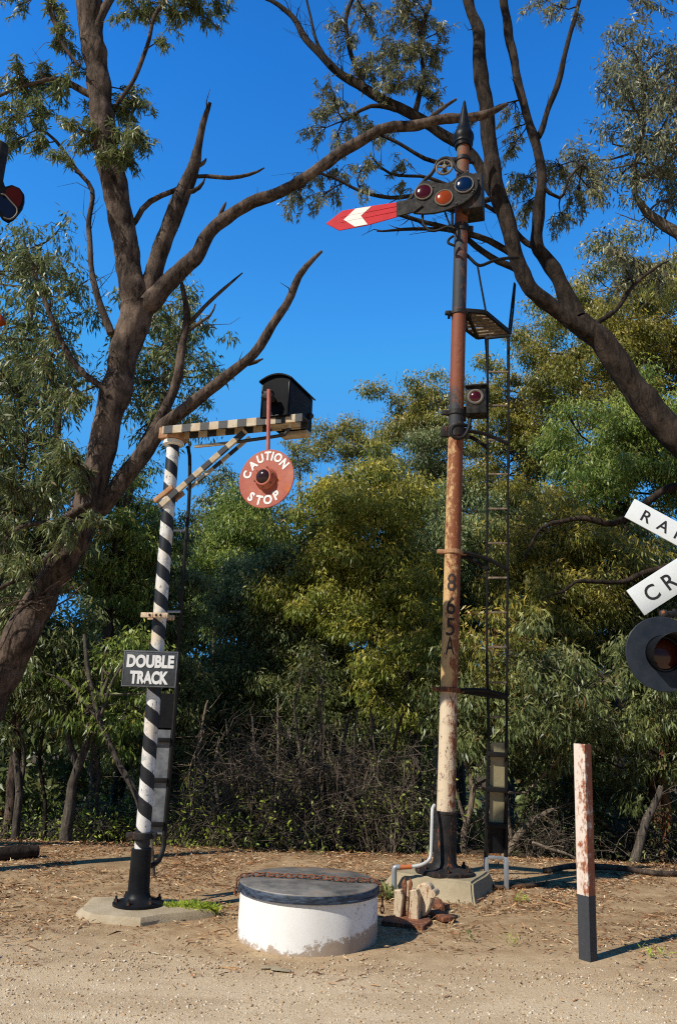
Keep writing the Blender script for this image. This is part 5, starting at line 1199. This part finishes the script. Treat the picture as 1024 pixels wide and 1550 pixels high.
bg_tree('dark gum tree low behind the DOUBLE TRACK sign', (150, 960, 330, 1200), 14.2, 'leaf_gum', 'bark_dark', 40, (.4, .65), 520, base_px=250)
bg_tree('shadowy gum tree behind the dead scrub in the middle', (400, 985, 580, 1200), 15, 'leaf_dark', 'bark_dark', 44, (.42, .7), 600, base_px=490)
bg_tree('shadowy gum tree behind the dead scrub near the striped pole', (300, 1000, 440, 1220), 14.8, 'leaf_dark', 'bark_grey', 36, (.42, .7), 600, base_px=370)
# far wood as one mass
Q, Tt = [], []; wb_ = V((0, 34, -2))
for _ in range(760):
    x = random.uniform(-26, 26); y = random.uniform(27, 40); top_ = 8.6 + 1.2 * mnoise.noise(V((x * .25, y * .2, 0))) + (1.5 if x > 3 else 0); z = random.uniform(-2.4, top_)
    r = random.uniform(.9, 1.5); pp, ax, tip = clump((x, y, z), r, 330, .3, .75, .5)
    m_ = len(pp); q, tt = leaf_quads(pp, ax, .34 * (.6 + .7 * rng.random(m_)), .12 * (.7 + .6 * rng.random(m_)), tip * .5); Q.append(q); Tt.append(tt)
o = leaf_mesh('woodland', Q, Tt, 'leaf_gum', None, wb_); o['kind'] = 'stuff'; o['label'] = 'far wood of gum trees closing the view behind the nearer trees'; o['category'] = 'woodland'

# ---- understorey: dead scrub, saplings, leaning stems
def dead_shrub(label, px, Y, hpx, wpx, n, mat='dead_wood', green=None, seed=0, group=None):
    b = gp(U(px, 1290, Y).x, Y); t = thing('dead_shrub' if not green else 'shrub', b, label, 'shrub', group); mb = MB(); Q, Tt = [], []
    top = U(px, hpx, Y).z - b.z; wd = wpx / 2 / ppm(U(px, hpx, Y))
    for i in range(n):
        a = random.uniform(0, 2 * math.pi); sp_ = random.random() ** .6; e = V((math.cos(a) * wd * sp_ * 1.2, math.sin(a) * wd * sp_ * .8, top * random.uniform(.25, 1.05) * (1.05 - .35 * sp_)))
        s0 = V((math.cos(a), math.sin(a), 0)) * random.random() * wd * .18
        m1 = s0.lerp(e, .45) + V((random.gauss(0, .12), random.gauss(0, .12), top * .12)); droop = e + V((math.cos(a), math.sin(a), -.7)) * random.uniform(.1, .5)
        sp1, sr1 = smooth_path([b + s0, b + m1, b + e, b + droop], [.016, .011, .007, .003], .12, .13, i + seed); mb.tube(sp1, sr1, 5, caps=False)
        for _ in range(11):
            k_ = random.randrange(len(sp1) // 5, len(sp1)); p = sp1[k_]; d = V((random.gauss(0, 1), random.gauss(0, 1), random.gauss(0, .5))).normalized() * random.uniform(.2, .8)
            q1 = p + d * .5 + V(rng.normal(size=3)) * .05; q2 = p + d + V((0, 0, random.gauss(-.08, .1)))
            mb.tube([p, q1, q2], [.006, .0045, .002], 3, caps=False)
            for _ in range(3):
                pp = p.lerp(q2, random.uniform(.3, .9)); mb.tube([pp, pp + V(rng.normal(size=3)) * .16], [.0035, .0015], 3, caps=False)
            if green:
                mth = 9; c_ = np.array(q2) + rng.normal(size=(mth, 3)) * .1; ax = rng.normal(size=(mth, 3)) + np.array([0, 0, -.3]); q, tt = leaf_quads(c_, ax, .062 * (.6 + .8 * rng.random(mth)), .025 * (.7 + .6 * rng.random(mth)), rng.random(mth)); Q.append(q); Tt.append(tt)
    part('stems', mb, mat, t, angle=80)
    if green: leaf_mesh('leaves', Q, Tt, green, t, b)
    return t
dead_shrub('tangled dead shrub right of the striped pole foot', 310, 11.4, 1080, 150, 10, seed=1)
dead_shrub('wide tangle of bare dead branches behind the left side of the well', 400, 11.2, 1040, 190, 21, seed=2)
dead_shrub('tallest bare dead shrub behind the middle of the well', 480, 11.6, 1010, 180, 21, seed=3)
dead_shrub('brown leafless shrub behind the right side of the well', 560, 11.3, 1060, 170, 11, seed=4)
dead_shrub('bare brown shrub just left of the tall mast foot', 625, 11.8, 1080, 130, 8, seed=5)
dead_shrub('thin dead shrub low between the signal ladder and the steel post', 810, 11.6, 1190, 130, 11, seed=6)
dead_shrub('bright yellow-green leafy shrub left of the striped pole', 175, 12.6, 1190, 130, 24, 'bark_grey', 'leaf_lime', 7)
dead_shrub('lime green shrub low behind the striped pole panels', 285, 12.6, 1180, 110, 20, 'bark_grey', 'leaf_lime', 8)
dead_shrub('small green shrub with sparse leaves behind the well', 375, 12.9, 1170, 120, 20, 'bark_grey', 'leaf_green', 9)
dead_shrub('low green shrub at the left edge behind the fallen log', 45, 13, 1250, 100, 16, 'bark_grey', 'leaf_green', 10)
dead_shrub('dusty green shrub left of the steel post at the ground', 855, 12.2, 1240, 140, 20, 'bark_grey', 'leaf_gum', 11)
dead_shrub('dark leafy shrub at the right edge behind the steel post', 1000, 12.0, 1220, 130, 18, 'bark_grey', 'leaf_dark', 12)
dead_shrub('leafy dark shrub hidden behind the dead branches left of the mast', 520, 13.2, 1100, 220, 30, 'dead_wood', 'leaf_dark', 13)
dead_shrub('leafy dark shrub hidden behind the dead branches right of striped pole', 340, 13.6, 1090, 220, 30, 'dead_wood', 'leaf_dark', 14)
dead_shrub('low sparse yellow-green shrub among the dead scrub left of the well', 345, 11.0, 1190, 110, 9, 'dead_wood', 'leaf_lime', 21)
dead_shrub('low sparse green shrub among the dead scrub behind the well lid', 440, 10.9, 1215, 120, 9, 'dead_wood', 'leaf_green', 22)
dead_shrub('sparse green shrub among the dead scrub near the tall mast foot', 590, 11.0, 1180, 100, 8, 'dead_wood', 'leaf_green', 23)
def stem(label, pts, Y, mat, cat='tree', name='bare_sapling', extra=None, seed=0):
    P0 = U(pts[0][0], pts[0][1], Y); b = V((P0.x, Y, hgt(P0.x, Y))); mb = MB()
    pp = trace(mb, pts, Y, seed, 10, .05); mb.tube([b - V((0, 0, .05)), pp[0]], [pts[0][2] * .52 / ppm(P0)] * 2, 10)
    for e in (extra or []): trace(mb, e, Y, seed + 1, 7, .05)
    stubs(mb, pp, 8, .008, .4, 4)
    return tag(part(name, mb, mat, None, b, angle=70), label, cat)
stem('brown leaning bare stem running up left from the striped pole', [(222, 1290, 10), (214, 1235, 9), (202, 1195, 10), (175, 1140, 9), (150, 1090, 8), (138, 1040, 7), (128, 960, 5)], 11, 'bark_grey', extra=[[(150, 1090, 6), (125, 1060, 5), (95, 1030, 4), (60, 1015, 2)], [(152, 1088, 6), (170, 1030, 4), (190, 1000, 3)]], seed=50)
stem('bare leaning pale trunk right of the ladder foot', [(752, 1322, 13), (775, 1280, 12), (800, 1248, 10), (828, 1228, 6), (850, 1220, 3)], 11.6, 'bark_pale', extra=[[(775, 1280, 6), (770, 1230, 5), (765, 1180, 3)]], seed=51)
stem('thin dark stem left of the forked gum tree', [(60, 1305, 7), (70, 1230, 6), (62, 1150, 5), (75, 1060, 4), (70, 960, 2)], 12, 'bark_dark', seed=52)
stem('slim brown stem right of the forked gum tree', [(140, 1305, 8), (146, 1240, 7), (150, 1180, 6), (140, 1100, 5), (160, 1010, 3)], 12.4, 'bark_grey', seed=53)
stem('dark leaning trunk right of the steel post', [(955, 1325, 17), (968, 1280, 15), (978, 1240, 13), (1000, 1190, 8)], 11.4, 'bark_grey', seed=54)
stem('thin dead stem behind the middle of the well', [(455, 1305, 8), (450, 1240, 7), (460, 1170, 6), (445, 1080, 4), (460, 1010, 2)], 12.4, 'dead_wood', seed=55)
stem('dead brown stem left of the mast foot', [(520, 1305, 9), (525, 1240, 8), (512, 1160, 6), (530, 1080, 4)], 12.2, 'dead_wood', seed=56)
stem('grey bare stem among scrub right of the striped pole', [(300, 1300, 8), (308, 1220, 7), (300, 1130, 5), (315, 1060, 3)], 12.8, 'bark_pale', seed=57)
stem('pale brown bare stem close left of the tall mast', [(600, 1310, 9), (604, 1230, 8), (596, 1150, 6), (610, 1080, 4)], 12.6, 'bark_orange', seed=58)
for i_, px_ in enumerate((330, 352, 385, 420, 478, 497, 545, 570, 640, 838, 890)):
    t_ = random.uniform(1020, 1120); l_ = random.uniform(-14, 14); w0_ = random.uniform(4, 8)
    o_ = stem('thin straight bare stem rising among the dead scrub', [(px_, 1305, w0_), (px_ + l_ * .3, 1240, w0_ * .9), (px_ + l_ * .2 + random.uniform(-6, 6), 1170, w0_ * .7), (px_ + l_, t_, w0_ * .4)], random.uniform(11.6, 13.2), random.choice(['bark_grey', 'bark_grey', 'bark_dark', 'bark_pale']), seed=80 + i_)
    o_['group'] = 'thin bare stems among the dead scrub'
# dark bough hanging in front of the right crowns
mb = MB(); bo_ = [(1090, 760, 14), (1050, 735, 13), (1000, 745, 12), (960, 775, 10), (930, 792, 10), (890, 785, 9), (850, 790, 7), (820, 800, 5), (790, 850, 3)]
b1_ = trace(mb, bo_, 12.5, 60, 10); b2_ = trace(mb, [(1090, 850, 13), (1030, 852, 12), (985, 865, 10), (940, 880, 8), (900, 882, 7), (870, 880, 6), (850, 895, 4), (820, 905, 2)], 12.5, 61, 10)
tb_ = gp(U(1180, 1290, 12.5).x, 12.5); trace(mb, [(1185, 1290, 40), (1150, 1000, 34), (1110, 860, 26), (1085, 762, 16)], 12.5, 62, 12)
stubs(mb, b1_, 16, .009, .6, 5, .2); stubs(mb, b2_, 14, .008, .5, 5, .2)
tag(part('bare_tree', mb, 'bark_dark', None, tb_, angle=70), 'dark bare boughs reaching in from the right behind the crossbuck', 'tree')
# fallen things
mb = MB(); lg = [G(-30, 1310, .08), G(10, 1306, .08), G(46, 1303, .08)]; lg = [V((p.x, p.y + .2, hgt(p.x, p.y + .2) + .06)) for p in lg]; mb.tube(lg, [.07, .08, .06], 12)
tag(part('fallen_log', mb, 'bark_dark', None, lg[1], angle=60), 'dark fallen log at the left edge on the crest of the ground', 'log')
mb = MB(); trace(mb, [(805, 1275, 4), (825, 1285, 5), (850, 1292, 5), (872, 1300, 3)], 11, 70, 7); trace(mb, [(825, 1285, 3), (840, 1280, 2), (852, 1282, 1.5)], 11, 71, 6); trace(mb, [(872, 1300, 4), (876, 1330, 4)], 11, 71, 6)
a = U(872, 1300, 11); tag(part('fallen_branch', mb, 'bark_pale', None, a, angle=60), 'pale crooked dead branch left of the steel post', 'branch')
mb = MB(); sp, sr = smooth_path([gp(2.4, 9.3, .03), gp(3.0, 9.5, .05), gp(3.8, 9.45, .04), gp(4.9, 9.7, .03)], [.03, .035, .03, .012], .1, .05, 3); mb.tube(sp, sr, 7); stubs(mb, sp, 5, .012, .35)
tag(part('fallen_branch', mb, 'bark_gum', None, gp(3, 9.5), angle=60), 'dark fallen branch lying on the ground behind the steel post', 'branch')
mb = MB(); sp, sr = smooth_path([G(745, 1347, .03), G(790, 1345, .03), G(830, 1340, .03)], [.02, .025, .012], .1, .04, 5); mb.tube(sp, sr, 7)
tag(part('fallen_branch', mb, 'bark_orange', None, G(790, 1345), angle=60), 'reddish stick on the ground by the ladder foot', 'branch')

scene.cycles.max_bounces = 6; scene.cycles.diffuse_bounces = 2; scene.cycles.glossy_bounces = 2; scene.cycles.transmission_bounces = 2; scene.cycles.transparent_max_bounces = 4
scene.cycles.use_denoising = False; scene.cycles.sample_clamp_indirect = 3; scene.cycles.sample_clamp_direct = 6; scene.cycles.filter_width = 1.15
for o in bpy.data.objects:
    if '_w' in o: del o['_w']
